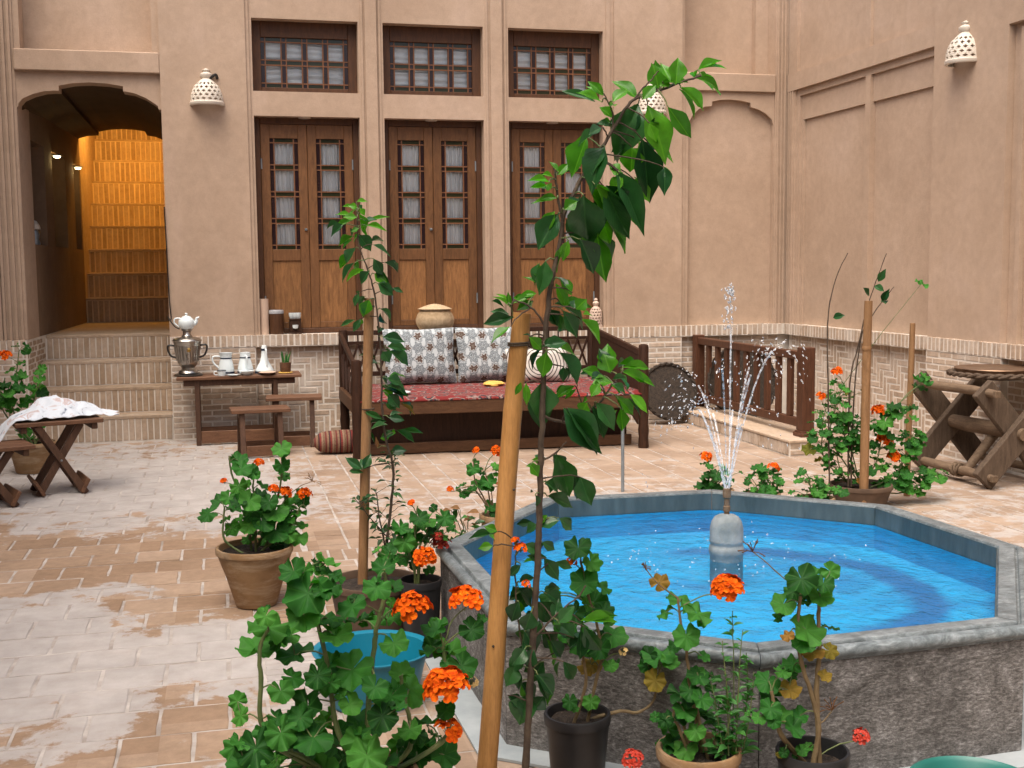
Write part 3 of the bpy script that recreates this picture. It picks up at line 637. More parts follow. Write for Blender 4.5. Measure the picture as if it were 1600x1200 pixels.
mo = MB(); rx_(mo, 3.0, 11.64, .868, CAP-.001, .015, -.39); rx_(mo, 9.01, 11.66, -.1, .867, -.052, -.39); rx_(mo, 8.0, 9.009, -.1, .867, .009, -.39); rx_(mo, 3.0, 7.999, -.1, .867, -.052, -.39)
mo.build('mortar', 'mortar', rw)
for u in (11.545, 11.59, 11.63): rx_(MB(), u, u+.018, CAP+.002, 3.404, .0, -.0155).build('rib', 'plaster', rw)
B = Bricks(rw)
B.soldiers('right', 7.3, 11.64, XR-.018, .872, CAP+.002); B.running('right', 8.0, 9.005, XR-.012, 0, .866, pr=.2)
B.herring('right', 9.03, 11.6, XR+.049, 0, .86, prf=lambda u: 0 if u < 10.9 else 1)
B.soldiers('right', 3.0, 7.3, XR-.018, .872, CAP+.002, pr=3); B.running('right', 3.0, 7.99, XR+.049, 0, .86, pr=2)
B.finish()

# ---- the other two sides of the court, behind and left of the camera
for nm, a, b in (('tan plastered wall closing the court on the left, outside the picture', (-3.0, -2.6, -4.0, Y0), (-2.6, -2.585, -4.0, Y0)), ('tan plastered wall closing the court behind the camera', (-3.0, 6.25, -4.4, -4.0), (-2.6, 5.85, -4.0, -3.985))):
    sw = thing('courtyard_wall', nm, 'wall', ((a[0]+a[1])/2, (a[2]+a[3])/2, 0)); MB().box(a[0], a[1], a[2], a[3]-.001, -.1, ZT).build('plaster', 'plaster', sw); MB().box(b[0]+.001, b[1], b[2]+.02, b[3]-.02, -.1, CAP).build('brick_base', 'brick', sw)
MB().box(XR+.0, XR+.4, -4.0, 2.999, -.1, ZT).build('plaster_run', 'plaster', rw)

# ---- stair and vaulted passage behind the arch
ST = thing('brick_staircase', 'brick steps rising through the arched passage beside the samovar table', 'staircase', (-1.1, Y0, 0))
B = Bricks(ST, 'stair_brick')
xl = lambda y: -1.745 + (y-Y0)*(.135/3.77)
for i in range(4):
    ya = Y0 + .31*i; z0, z1 = .2425*i, .2425*(i+1)
    MB().box(xl(ya), -.482, ya, ya+.33 if i < 3 else 15.5, z0-.05 if i == 0 else z0-.1, z1).build('step', 'mortar', ST)
    B.soldiers('back', xl(ya)+.01, -.486, ya-.006, z0+.012, z1-.028, pitch=.0575, j=.011)
    MB().cbox(xl(ya)+.005, -.485, ya-.007, ya+.315 if i < 3 else 15.45, z1-.026, z1+.003, .003).build('tread', 'stair_brick', ST)
for k in range(9):
    ya = 15.46+.28*k; z0 = .97+.305*k; z1 = z0+.305
    MB().box(-1.612, -.482, ya, ya+.30, z0-.2, z1).build('step', 'stair_mortar', ST)
    B.soldiers('back', -1.6, -.49, ya-.0035, z0+.012, z1-.03, pitch=.066, j=.016)
    MB().cbox(-1.61, -.485, ya-.006, ya+.05, z1-.022, z1+.003, .003).build('nosing', 'stair_brick', ST)
for r in range(18):
    for k in range(5): ya = Y0+.01+.182*k - (.09 if r % 2 else 0); B.put('jamb', max(ya, Y0+.01), xl(ya)+.006, .0535*r+.006, .17 if ya > Y0 else .08, .042, 1)
B.finish()
ps = thing('vaulted_passage', 'dark vaulted passage with lit wall niches behind the left arch', 'passage', (-1.1, 13.5, .97))
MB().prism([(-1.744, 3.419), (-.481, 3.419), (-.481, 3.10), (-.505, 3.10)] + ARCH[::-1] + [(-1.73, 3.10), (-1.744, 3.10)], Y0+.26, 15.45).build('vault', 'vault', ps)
MB().prism([(-1.744, 3.4195), (-.481, 3.4195), (-.481, 3.10), (-.505, 3.10)] + ARCH[::-1] + [(-1.73, 3.10), (-1.744, 3.10)], Y0+.05, Y0+.259).build('spandrel', 'plaster', ps)
def pw(m, ya, yb, z0, z1, d0, d1):
    a0, b0, a1, b1 = xl(ya)+d0, xl(ya)+d1, xl(yb)+d0, xl(yb)+d1
    return m.add([(a0, ya, z0), (b0, ya, z0), (b1, yb, z0), (a1, yb, z0), (a0, ya, z1), (b0, ya, z1), (b1, yb, z1), (a1, yb, z1)],
                 [(0, 3, 2, 1), (4, 5, 6, 7), (0, 1, 5, 4), (1, 2, 6, 5), (2, 3, 7, 6), (3, 0, 4, 7)])
m = MB(); NI = [(12.3, 13.0), (13.45, 14.3), (14.9, 15.36)]
pw(m, Y0+.1, 15.45, .98, 1.87, -.3, 0); pw(m, Y0+.1, 15.45, 2.87, 3.41, -.3, -.002)
pw(m, Y0+.1, 12.3, 1.871, 2.869, -.3, 0); pw(m, 13.0, 13.45, 1.871, 2.869, -.3, 0); pw(m, 14.3, 14.9, 1.871, 2.869, -.3, 0); pw(m, 15.36, 15.45, 1.871, 2.869, -.3, 0)
pw(m, Y0+.1, 15.45, .97, 3.41, -.33, -.301)
m.box(-.479, -.2, Y0+.41, 15.45, .0, 3.41)
m.build('side_wall', 'side_plaster_shaded', ps); pw(MB(), Y0+.04, 12.28, .981, 3.40, -.02, .004).build('jamb', 'plaster', ps); pw(MB(), Y0+.002, 15.45, .0, .979, -.29, .0).build('footing', 'mortar', ps)
m = MB().box(-1.9, -1.611, 15.451, 18.4, .5, 6.4).box(-.481, -.2, 15.451, 18.4, .5, 6.4).box(-1.9, -.2, 18.4, 18.6, .5, 6.4).box(-1.9, -.2, 15.2, 18.6, 6.4, 6.5).box(-1.9, -.2, 15.2, 15.449, 3.421, 6.4)
m.build('stair_shaft', 'stair_brick', ps)
def lamp_light(name, loc, col, w, r):
    d = bpy.data.lights.new(name, 'POINT'); d.energy = w; d.color = col; d.shadow_soft_size = r
    o = bpy.data.objects.new(name, d); COL.objects.link(o); o.location = loc; return o
pl = thing('ceiling_lamp', 'warm round lamp hanging over the upper stair flight', 'lamp', (-1.05, 16.0, 3.9))
MB().lathe([(.001, -.09), (.05, -.075), (.075, -.03), (.07, .02), (.03, .06), (.001, .07)], 16, (-1.05, 16.0, 3.9)).build('globe', 'lamp_glow', pl, True)
MB().tube([(-1.05, 16.0, 3.96), (-1.05, 16.0, 6.39)], .006, 6).build('cord', 'black', pl)
lamp_light('stair_lamp_light', (-1.05, 15.85, 3.72), (1, .47, .07), 46, .1)
for i, (a, b) in enumerate(NI):
    if i == 0: continue
    c = (xl(a+.1)+.04, a+.1, 2.84)
    t = thing('niche_light', ['', 'small lit spot in the passage niche nearer the arch', 'small lit spot in the farther passage niche beside the lit stair'][i], 'light', c)
    MB().lathe([(.05, 0), (.05, -.012), (.036, -.014), (.001, -.014)], 16, c).build('housing', 'steel_dull', t, True)
    MB().lathe([(.034, -.0145), (.03, -.03), (.001, -.036)], 16, c).build('bulb', 'lamp_glow', t, True)
    lamp_light('niche_lamp_light', (c[0]-.03, c[1], c[2]-.07), (1, .72, .28), 1.3, .03)
fg = thing('figurine', 'small pale figurine standing in the dark passage niche', 'figurine', (xl(12.75)-.08, 12.75, 1.87))
c = (xl(12.75)-.08, 12.75, 1.87)
MB().lathe([(.05, 0), (.055, .02), (.04, .06), (.05, .11), (.035, .15), (.001, .155)], 12, c).build('body', 'steel_dull', fg, True)
MB().lathe([(.001, .15), (.06, .16), (.055, .19), (.025, .24), (.001, .25)], 12, c).build('head', 'ceramic', fg, True)

# ---- doors and transom windows
def lattice(parent, x0, x1, z0, z1, nx, nz, yb, strip=.036, bar=.0115, horiz=True):
    """glazing of big clear panes divided by narrow dark strips; returns big pane rects"""
    cw = (x1-x0 - strip*(nx+1) - bar*2*nx)/nx; cz = (z1-z0 - strip*(nz+1) - bar*2*nz)/nz
    vx, vz = [], []; x = x0 + strip; xs = []; zs = []
    for i in range(nx): xs.append((x+bar, x+bar+cw)); vx += [x, x+bar+cw]; x += bar*2+cw+strip
    z = z0 + strip
    for i in range(nz): zs.append((z+bar, z+bar+cz)); vz += [z, z+bar+cz]; z += bar*2+cz+strip
    for v in vx: MB().box(v, v+bar, yb-.012, yb+.012, z0, z1).build('muntin', 'muntin', parent)
    for v in vz: MB().box(x0, x1, yb-.010, yb+.010, v, v+bar).build('muntin', 'muntin', parent)
    for a, b in xs:
        for c, d in zs: MB().box(a, b, yb-.003, yb+.002, c, d).build('pane', 'pane', parent)
    ex = [x0] + [q for a, b in xs for q in (a-bar, b+bar)] + [x1]; ez = [z0] + [q for a, b in zs for q in (a-bar, b+bar)] + [z1]
    for i in range(0, len(ex), 2): MB().box(ex[i], ex[i+1], yb-.003, yb+.004, z0, z1).build('coloured_glass', 'dark_glass', parent)
    for (a, b) in xs:
        for i in range(0, len(ez), 2): MB().box(a-bar, b+bar, yb-.003, yb+.004, ez[i], ez[i+1]).build('coloured_glass', 'green_glass', parent)
def curtain_mesh(x0, x1, z0, z1, y, vertical, seed):
    m = MB(); n = 110; k = 8; V = []
    for i in range(n+1):
        for j in range(k+1):
            s, t = i/n, j/k
            if vertical: x, z = lerp(x0, x1, s), lerp(z0, z1, t); q = noise.noise((x*30+seed, z*.7, seed))*.020 + .013*math.sin(x*135+4*noise.noise((x*5, z, seed)))
            else: x, z = lerp(x0, x1, t), lerp(z0, z1, s); q = noise.noise((x*1.2+seed, z*24+x*1.5, seed))*.020 + .013*math.sin(z*105+5*noise.noise((x*2, z*3, seed)))
            V.append((x, y+q, z))
    m.add(V, [(i*(k+1)+j, (i+1)*(k+1)+j, (i+1)*(k+1)+j+1, i*(k+1)+j+1) for i in range(n) for j in range(k)]); return m
DL = ['left double door with white curtains, behind the samovar table', 'middle double door with white curtains, behind the lidded straw basket', 'right double door with white curtains, behind the tall citrus sapling']
WL = ['left transom window above the door by the samovar table', 'middle transom window above the central double door', 'right transom window nearest the tall sapling top']
for i, (a, b) in enumerate(DX):
    yd = Y0+.165; d = thing('double_door', DL[i], 'door', ((a+b)/2, yd, CAP), 'wooden double doors')
    fr = MB(); zt = 3.06; zb = CAP
    fr.cbox(a, a+.055, yd-.01, yd+.09, zb, zt, .004).cbox(b-.055, b, yd-.01, yd+.09, zb, zt, .004).cbox(a+.056, b-.056, yd-.01, yd+.09, zt-.06, zt, .004).cbox(a+.056, b-.056, yd-.01, yd+.09, zb, zb+.05, .004)
    fr.build('frame', 'frame_wood', d)
    mid = (a+b)/2; z0, z1 = zb+.052, zt-.062
    for s, (xa, xb) in enumerate(((a+.058, mid-.002), (mid+.002, b-.058))):
        lf = MB(); st = .085; gz0, gz1 = 1.80, 2.865; pz0, pz1 = 1.09, 1.69
        lf.cbox(xa, xa+st, yd, yd+.045, z0, z1, .003).cbox(xb-st, xb, yd, yd+.045, z0, z1, .003)
        for q0, q1 in ((z0, pz0), (pz1, gz0), (gz1, z1)): lf.cbox(xa+st+.0005, xb-st-.0005, yd+.001, yd+.044, q0, q1, .003)
        leaf = lf.build('leaf', 'door_wood', d)
        MB().cbox(xa+st-.002, xb-st+.002, yd+.014, yd+.03, pz0-.002, pz1+.002, .004).build('panel', 'door_panel', leaf)
        lattice(leaf, xa+st, xb-st, gz0, gz1, 1, 4, yd+.022)
        curtain_mesh(xa+.04, xb-.04, gz0-.05, gz1+.05, yd+.058, True, i*7+s*3.1).build('curtain', 'curtain', leaf, True, fix=False)
        hx = xa+.004 if s == 0 else xb-.004
        for hz in (2.62, 1.3): MB().tube([(hx, yd-.004, hz-.05), (hx, yd-.004, hz+.05)], .008, 8).build('hinge', 'steel_dull', leaf, True)
    MB().lathe([(.012, 0), (.016, .006), (.014, .02), (.001, .024)], 10, (mid-.03, yd-.01, 1.98)).build('latch', 'steel_dull', d, True)
    MB().box(a-.05, b+.05, yd+.2, yd+.22, zb-.1, 4.2).build('unlit_room_sheet', 'black', d)  # black sheet stands in for the unlit room behind the curtains
    w = thing('transom_window', WL[i], 'window', ((a+b)/2, yd, 3.29), 'transom windows')
    fr = MB(); f = .085
    fr.cbox(a, a+f, yd-.01, yd+.07, 3.29, 3.965, .004).cbox(b-f, b, yd-.01, yd+.07, 3.29, 3.965, .004).cbox(a+f+.001, b-f-.001, yd-.01, yd+.07, 3.965-.15, 3.965, .004).cbox(a+f+.001, b-f-.001, yd-.01, yd+.07, 3.29, 3.345, .004)
    fr.build('frame', 'frame_wood', w)
    lattice(w, a+f, b-f, 3.345, 3.815, 4, 2, yd+.02)
    curtain_mesh(a+f-.01, b-f+.01, 3.34, 3.82, yd+.062, False, i*5+1.3).build('curtain', 'curtain', w, True, fix=False)
    c = ((a+b)/2-.02, Y0+.11, 3.06)
    dl = thing('downlight', ['round recessed light over the left double door', 'round recessed light over the middle double door', 'round recessed light over the right double door'][i], 'light', c, 'recessed door lights')
    MB().lathe([(.06, 0), (.06, -.008), (.045, -.01)], 20, c).build('trim', 'ceramic', dl, True)
    MB().lathe([(.044, -.0095), (.001, -.006)], 20, c).build('lens', 'downlight', dl, True)
sl = MB().box(.31, 3.939, Y0+.034, Y0+.40, .869, CAP-.003).build('sill', 'mortar', wall)

# ============================================================ POOL
def offset_poly(poly, o):
    n = len(poly); out = []
    for i in range(n):
        a, b, c = poly[i-1], poly[i], poly[(i+1) % n]
        n1 = Vector(((b-a).y, -(b-a).x)).normalized(); n2 = Vector(((c-b).y, -(c-b).x)).normalized()
        if n1.dot(b-PC) < 0: n1, n2 = -n1, -n2
        k = (n1+n2); out.append(b + k*(o*2/k.length_squared))
    return out
pool = thing('fountain_pool', 'octagonal grey stone pool filled with bright blue water', 'pool', (PC.x, PC.y, 0))
def seg(i, prof, eps=.0012):
    m = MB(); rings = []
    for o, z in prof:
        q = offset_poly(POOL, o); a, b = q[i], q[(i+1) % 8]; e = (b-a).normalized()*eps; rings.append(((a+e), (b-e), z))
    n = len(rings); m.add([(r[0].x, r[0].y, r[2]) for r in rings] + [(r[1].x, r[1].y, r[2]) for r in rings],
          [(k, (k+1) % n, (k+1) % n+n, k+n) for k in range(n)] + [tuple(range(n)), tuple(reversed(range(n, 2*n)))]); return m
RIM = [(-.086, .30), (-.086, .434), (-.082, .44), (-.026, .44), (-.023, .437), (-.022, .424), (-.014, .424), (-.012, .430), (-.006, .434), (.006, .434), (.016, .428), (.021, .419), (.022, .410), (.018, .402), (.010, .397), (.007, .395), (.007, .389), (-.004, .387), (-.004, .30)]
for i in range(8):
    seg(i, RIM).build('rim_stone', 'rim_stone', pool, True)
    seg(i, [(-.0915, .25), (-.0915, .431), (-.0862, .431), (-.0862, .25)]).build('inner_slab', 'slate', pool)
    seg(i, [(-.086, .0), (-.086, .299), (-.004, .299), (.0, .386), (.001, .386), (.001, .0)], .0015).build('wall_slab', 'pool_wall', pool)
inn = offset_poly(POOL, -.0925); n = 8
MB().add([(q.x, q.y, .235) for q in inn] + [(q.x, q.y, .346) for q in inn], [tuple(range(8))] + [(i, (i+1) % 8, (i+1) % 8+8, i+8) for i in range(8)]).build('basin', 'basin', pool, fix=False)
def crescent(pts, wd):
    m = MB(); P = catmull([atz(x, y, .239) for x, y in pts], 8); k = len(P); V = []
    for i, q in enumerate(P):
        t = i/(k-1); d = (P[min(i+1, k-1)]-P[max(i-1, 0)]).normalized(); s = Vector((-d.y, d.x, 0))*wd*(math.sin(math.pi*t)**.6+.04)*(1+.25*noise.noise((i*.4, 0, 0)))
        V += [q+s, q-s]
    m.add(V, [(2*i, 2*i+1, 2*i+3, 2*i+2) for i in range(k-1)]); return m
#crescent([(1180, 862), (1260, 862), (1360, 885), (1425, 925), (1420, 965), (1370, 995), (1320, 1005)], .10).build('dark_ring', 'basin_dark', pool, fix=False)
#crescent([(985, 862), (1030, 848), (1080, 850), (1110, 862)], .06).build('dark_ring', 'basin_dark', pool, fix=False)
wq = offset_poly(POOL, -.0912)
wat = MB().add([(q.x, q.y, .352) for q in wq], [tuple(reversed(range(8)))]).build('water', 'water', fix=False); wat['kind'] = 'structure'
pq = offset_poly(POOL, .11)
po = MB().prism([(q.x, q.y) for q in pq], .003, .012, 'z').build('stone_apron', 'pavestone'); po['kind'] = 'structure'
# fountain
fz = lambda y: at(1130, y, FC[1]).z
F = thing('fountain', 'grey domed stone fountain post with nozzle in the pool centre', 'fountain', (FC[0], FC[1], .1))
MB().lathe([(.070, .10), (.070, fz(866)), (.074, fz(864)), (.0755, fz(858)), (.073, fz(853)), (.069, fz(851)), (.069, fz(848)), (.0725, fz(846)), (.0725, fz(843)), (.071, fz(840)), (.070, fz(825)), (.064, fz(815)), (.052, fz(808)), (.034, fz(804.5)), (.012, fz(803)), (.001, fz(803))], 40, (FC[0], FC[1], 0)).build('post', 'pedestal', F, True)
z = fz(804); MB().lathe([(.011, z-.01), (.011, z+.012), (.015, z+.014), (.015, z+.035), (.012, z+.038), (.012, z+.07), (.017, z+.074), (.018, z+.10), (.014, z+.112), (.001, z+.113)], 16, (FC[0], FC[1], 0)).build('nozzle', 'old_log', F, True)
NZ = z+.112; random.seed(11)
sp = MB(); jt = MB()
DROP = [(0, 0, -1)] + [(math.cos(a)*.8, math.sin(a)*.8, h) for h in (-.55, .35) for a in [k*math.pi/3 for k in range(6)]] + [(0, 0, 1.25)]
DF = [(0, 1+(k+1) % 6, 1+k) for k in range(6)] + [(1+k, 1+(k+1) % 6, 7+(k+1) % 6, 7+k) for k in range(6)] + [(7+k, 7+(k+1) % 6, 13) for k in range(6)]
def drop(p, r, d=(0, 0, 1), st=1.3):
    q = Vector(d).to_track_quat('Z', 'Y'); sp.add([Vector(p) + q @ Vector((v[0]*r, v[1]*r, v[2]*r*st)) for v in DROP], DF)
G = 9.81
def jet(az, spread, h, solid, nd, sc):
    vz = math.sqrt(2*G*h); T = 2*vz/G; vr = spread/(vz/G); ux, uy = math.cos(az), math.sin(az)
    pos = lambda t: Vector((FC[0]+ux*(.010+vr*t), FC[1]+uy*(.010+vr*t), NZ+vz*t-.5*G*t*t))
    ts = solid*vz/G; P = [pos(ts*k/14) for k in range(15)]
    jt.tube(P, [.0030+.0016*(k/14)*random.uniform(.6, 1.5) for k in range(15)], 6)
    for k in range(nd):
        t = random.triangular(ts*.8, T*.96, vz/G*1.08); a = sc*(.25+.75*max(0, t-ts)/T)
        q = pos(t) + Vector((random.gauss(0, a), random.gauss(0, a), random.gauss(0, a*1.2)))
        if q.z < .36: continue
        v = Vector((ux*vr, uy*vr, vz-G*t)); drop(q, random.choice((.0016, .002, .0026, .0032, .0042)), v.normalized(), random.uniform(1.2, 2.4))
for k in range(10): jet(k*2*math.pi/10+.3+random.uniform(-.15, .15), random.uniform(.10, .23), random.uniform(.30, .62), random.uniform(.45, .8), random.randint(18, 55), .045)
jet(0, .004, .84, .55, 75, .016)
for k in range(60):                                       # the crown of the middle jet
    drop((FC[0]+random.gauss(0, .013), FC[1]+random.gauss(0, .013), NZ+.84+random.uniform(-.17, .03)), random.choice((.003, .004, .0055)), (random.gauss(0, .4), 0, 1), 1.3)
for k in range(90):                                       # splashes on the pool
    a = random.uniform(0, 6.28); r = random.triangular(.1, .75, .35); drop((FC[0]+r*math.cos(a), FC[1]+r*math.sin(a), .352+random.uniform(0, .03)), random.choice((.003, .004, .005)), (0, 0, 1), .8)
o = sp.build('fountain_spray', 'spray', None, True, fix=False); o['kind'] = 'stuff'; tag(o, 'white water drops flung up by the fountain', 'water')
o = jt.build('fountain_jets', 'jet', None, True, fix=False); tag(o, 'thin clear water jets fanning up from the fountain nozzle', 'water jet')
random.seed(21)

# ============================================================ WALL LAMPS
def lattice_dome(c, prof, ang0, ang1, nc, nr, mat, parent, hole=.8, name='shade'):
    """shell of revolution with staggered diamond holes between prof heights (list of (r,z))"""
    c = Vector(c); zs = [q[1] for q in prof]
    def rad(z):
        for (r0, z0), (r1, z1) in zip(prof, prof[1:]):
            if z0 <= z <= z1: return lerp(r0, r1, (z-z0)/(z1-z0))
        return prof[-1][0]
    P = lambda a, z: (c.x+rad(z)*math.cos(a), c.y+rad(z)*math.sin(a), c.z+z)
    m = MB(); dz = (zs[-1]-zs[0])/nr; da = (ang1-ang0)/nc
    for j in range(nr):
        z0 = zs[0]+j*dz; z1 = z0+dz; off = (j % 2)*.5
        for i in range(-1, nc):
            a0 = max(ang0, ang0+(i+off)*da); a1 = min(ang1, ang0+(i+off+1)*da)
            if a1-a0 < 1e-4: continue
            am, zm = (a0+a1)/2, (z0+z1)/2; h = hole if a1-a0 > da*.8 else 0.02
            q = [P(a0, z0), P(a1, z0), P(a1, z1), P(a0, z1), P(am, lerp(zm, z0, h)), P(lerp(am, a1, h), zm), P(am, lerp(zm, z1, h)), P(lerp(am, a0, h), zm)]
            m.add(q, [(0, 1, 4), (1, 2, 5), (2, 3, 6), (3, 0, 7), (1, 5, 4), (2, 6, 5), (3, 7, 6), (0, 4, 7)])
    o = m.build(name, mat, parent, False, fix=False)
    md = o.modifiers.new('thick', 'SOLIDIFY'); md.thickness = .012; md.offset = -1
    return o
def half_lathe(prof, n, c, a0, a1):
    m = MB(); c = Vector(c)
    for r, z in prof:
        for j in range(n+1):
            a = lerp(a0, a1, j/n); m.v.append((c.x+r*math.cos(a), c.y+r*math.sin(a), c.z+z))
    k = n+1
    for i in range(len(prof)-1):
        for j in range(n): m.f.append((i*k+j, i*k+j+1, (i+1)*k+j+1, (i+1)*k+j))
    return m
def wall_lamp(c, face, label, wire=True):
    a0, a1 = (math.pi, 2*math.pi) if face == 'back' else (math.pi/2, 3*math.pi/2)
    L = thing('wall_lamp', label, 'lamp', c, 'white pierced wall lamps')
    prof = [(.150, .035), (.147, .08), (.136, .13), (.113, .18), (.078, .215)]
    lattice_dome(c, prof, a0, a1, 8, 5, 'ceramic', L)
    half_lathe([(.128, 0), (.152, 0), (.158, .008), (.158, .028), (.150, .036), (.128, .036)], 28, c, a0, a1).build('base_ring', 'ceramic', L, True)
    half_lathe([(.079, .212), (.06, .232), (.038, .25), (.045, .258), (.056, .275), (.054, .292), (.034, .305), (.024, .312), (.034, .32), (.036, .328), (.02, .336), (.004, .345), (.0, .346)], 24, c, a0, a1).build('finial', 'ceramic', L, True)
    d = Vector((0, -.004, 0)) if face == 'back' else Vector((-.004, 0, 0)); s = Vector((1, 0, 0)) if face == 'back' else Vector((0, 1, 0))
    if wire: MB().tube(catmull([Vector(c)+s*.03+d*4+Vector((0, 0, .25)), Vector(c)+s*.085+d*6+Vector((0, 0, .285)), Vector(c)+s*.10+d+Vector((0, 0, .25))], 5), .014, 7).build('socket', 'black', L, True)
wall_lamp((-.066, Y0, 3.135), 'back', 'white pierced ceramic wall lamp between the stair arch and the left door')
wall_lamp((4.34, Y0, 3.14), 'back', 'white pierced ceramic wall lamp half hidden behind the sapling top')
wall_lamp((XR, 8.58, 3.185), 'right', 'white pierced ceramic wall lamp on the right side wall', False)
c = (at(931, 508, Y0+.06).x, Y0+.06, CAP)
L = thing('ceramic_lantern', 'slim tan pierced ceramic lantern standing on the ledge right of the doors', 'lantern', c)
lattice_dome(c, [(.068, .02), (.068, .11), (.060, .17), (.042, .20)], 0, 2*math.pi, 12, 6, 'ceramic_tan', L)
MB().lathe([(.07, 0), (.072, .01), (.068, .02)], 24, c).build('base', 'ceramic_tan', L, True)
MB().lathe([(.043, .198), (.026, .212), (.022, .222), (.032, .238), (.034, .252), (.022, .266), (.012, .272), (.02, .282), (.012, .298), (.001, .302)], 18, c).build('finial', 'ceramic_tan', L, True)

# ============================================================ LEDGE THINGS
def on(px, y): return at(px, 500, y).x
x = on(413, Y0-.0+.07); t = MB().lathe([(.045, 0), (.045, .345), (.036, .345), (.036, .30), (.001, .30)], 24, (x, Y0+.10, CAP)).build('cardboard_tube', 'card', None, True); tag(t, 'upright pale cardboard tube on the ledge by the left door', 'tube')
x = on(432, Y0+.10); t = thing('canister', 'dark cylindrical canister with grey lid on the ledge', 'canister', (x, Y0+.10, CAP))
MB().lathe([(.066, 0), (.068, .005), (.070, .20), (.064, .205)], 24, (x, Y0+.10, CAP)).build('body', 'frame_wood', t, True)
MB().lathe([(.072, .2), (.073, .225), (.066, .235), (.001, .238)], 24, (x, Y0+.10, CAP)).build('lid', 'grey', t, True)
x = on(461, Y0+.08); t = thing('cup_box', 'small dark carved box holding white cups on the ledge', 'box', (x, Y0+.08, CAP))
MB().cbox(x-.062, x+.062, Y0+.03, Y0+.14, CAP, CAP+.018, .003).cbox(x-.055, x+.055, Y0+.04, Y0+.13, CAP+.018, CAP+.135, .004).cbox(x-.06, x+.06, Y0+.035, Y0+.135, CAP+.135, CAP+.15, .003).build('case', 'dark_wood', t)
MB().lathe([(.012, 0), (.026, .01), (.03, .04)], 14, (x-.0, Y0+.032, CAP+.05)).build('ornament', 'china', t, True)
for dx in (-.03, .0, .03): MB().lathe([(.018, 0), (.028, .02), (.03, .055), (.026, .055), (.02, .015), (.001, .012)], 14, (x+dx, Y0+.085, CAP+.15)).build('cup', 'china', t, True)
x = on(680, Y0+.05); t = thing('lidded_basket', 'round lidded straw basket on the ledge before the middle door', 'basket', (x, Y0+.06, CAP)); bk = MB()
prof = []
for i in range(22):
    q = i/21; r = .115+.075*math.sin(math.pi*(.12+q*.80)); prof += [(r, q*.215), (r+.004, q*.215+.005)]
bk.lathe(prof, 40, (x, Y0+.06, CAP)).build('body', 'straw', t, True)
prof = [(.168, .212), (.172, .222)]
for i in range(9): q = i/8; prof += [(.165*(1-q)+.004, .222+.045*math.sin(q*1.5)), (.158*(1-q)+.002, .226+.045*math.sin(q*1.5))]
MB().lathe(prof, 40, (x, Y0+.06, CAP)).build('lid', 'straw', t, True)

# ============================================================ TEA TABLE AND WHAT STANDS ON IT
TZ = .635; tx0, tx1, ty0, ty1 = at(275, 580, 11.18).x, at(471, 580, 11.18).x, 11.16, 11.58
tb = thing('tea_table', 'low wooden table against the wall carrying the samovar and jugs', 'table', ((tx0+tx1)/2, 11.37, 0))
for k in range(3): MB().cbox(tx0, tx1, lerp(ty0, ty1, k/3)+.002, lerp(ty0, ty1, (k+1)/3)-.002, TZ-.028, TZ, .004).build('board', 'stool_wood', tb)
MB().cbox(tx0+.06, tx1-.06, ty0+.04, ty0+.06, TZ-.085, TZ-.03, .003).build('apron', 'stool_leg', tb)
lx0, lx1 = at(311, 690, 11.2).x, at(433, 690, 11.2).x
for lx in (lx0, lx1):
    for ly in (ty0+.03, ty1-.06): MB().cbox(lx-.022, lx+.022, ly, ly+.04, 0, TZ-.029, .003).build('leg', 'stool_leg', tb)
MB().cbox(lx0+.023, lx1-.023, ty0+.035, ty0+.06, .02, .13, .003).build('stretcher', 'stool_wood', tb)
MB().cbox(lx0+.023, lx1-.023, ty1-.055, ty1-.03, .02, .13, .003).build('stretcher', 'stool_wood', tb)
c = (at(294, 575, 11.36).x, 11.36, TZ)
sm = thing('samovar', 'silver samovar with black handles at the table end', 'samovar', c)
def LZ(prof, mat, name, par, c, n=32): return MB().lathe(prof, n, c).build(name, mat, par, True)
LZ([(.13, 0), (.135, .008), (.12, .018), (.001, .02)], 'black', 'tray', sm, c)
LZ([(.085, .02), (.09, .03), (.078, .05), (.06, .06), (.058, .075), (.075, .095), (.085, .11)], 'steel', 'foot', sm, c)
LZ([(.085, .108), (.094, .13), (.104, .19), (.114, .27), (.12, .30), (.125, .305), (.126, .32), (.118, .33)], 'steel', 'body', sm, c, 24)
for k in range(24):
    a = k*math.pi/12; MB().tube([(c[0]+math.cos(a)*.098, c[1]+math.sin(a)*.098, c[2]+.14), (c[0]+math.cos(a)*.116, c[1]+math.sin(a)*.116, c[2]+.275)], .005, 6).build('flute', 'steel', sm, True)
LZ([(.13, .318), (.134, .326), (.12, .345), (.075, .358), (.05, .364), (.038, .38), (.036, .41), (.05, .42), (.052, .43), (.001, .43)], 'steel', 'lid', sm, c)
for s in (-1, 1): MB().tube(catmull([(c[0]+s*.115, c[1], c[2]+.28), (c[0]+s*.165, c[1], c[2]+.285), (c[0]+s*.175, c[1], c[2]+.25), (c[0]+s*.15, c[1], c[2]+.19), (c[0]+s*.105, c[1], c[2]+.17)], 5), .009, 8).build('handle', 'black', sm, True)
MB().tube([(c[0], c[1]-.09, c[2]+.16), (c[0], c[1]-.145, c[2]+.155)], .012, 10).tube([(c[0], c[1]-.14, c[2]+.165), (c[0], c[1]-.145, c[2]+.115)], [.009, .011], 10).tube([(c[0], c[1]-.125, c[2]+.16), (c[0], c[1]-.125, c[2]+.205)], [.006, .012], 8).build('tap', 'steel', sm, True)
MB().lathe([(.018, 0), (.02, .005), (.001, .008)], 16).build('medallion', 'gold', sm, True).matrix_basis = Matrix.Translation((c[0]+.012, c[1]-.109, c[2]+.245)) @ Matrix.Rotation(R(83), 4, 'X')
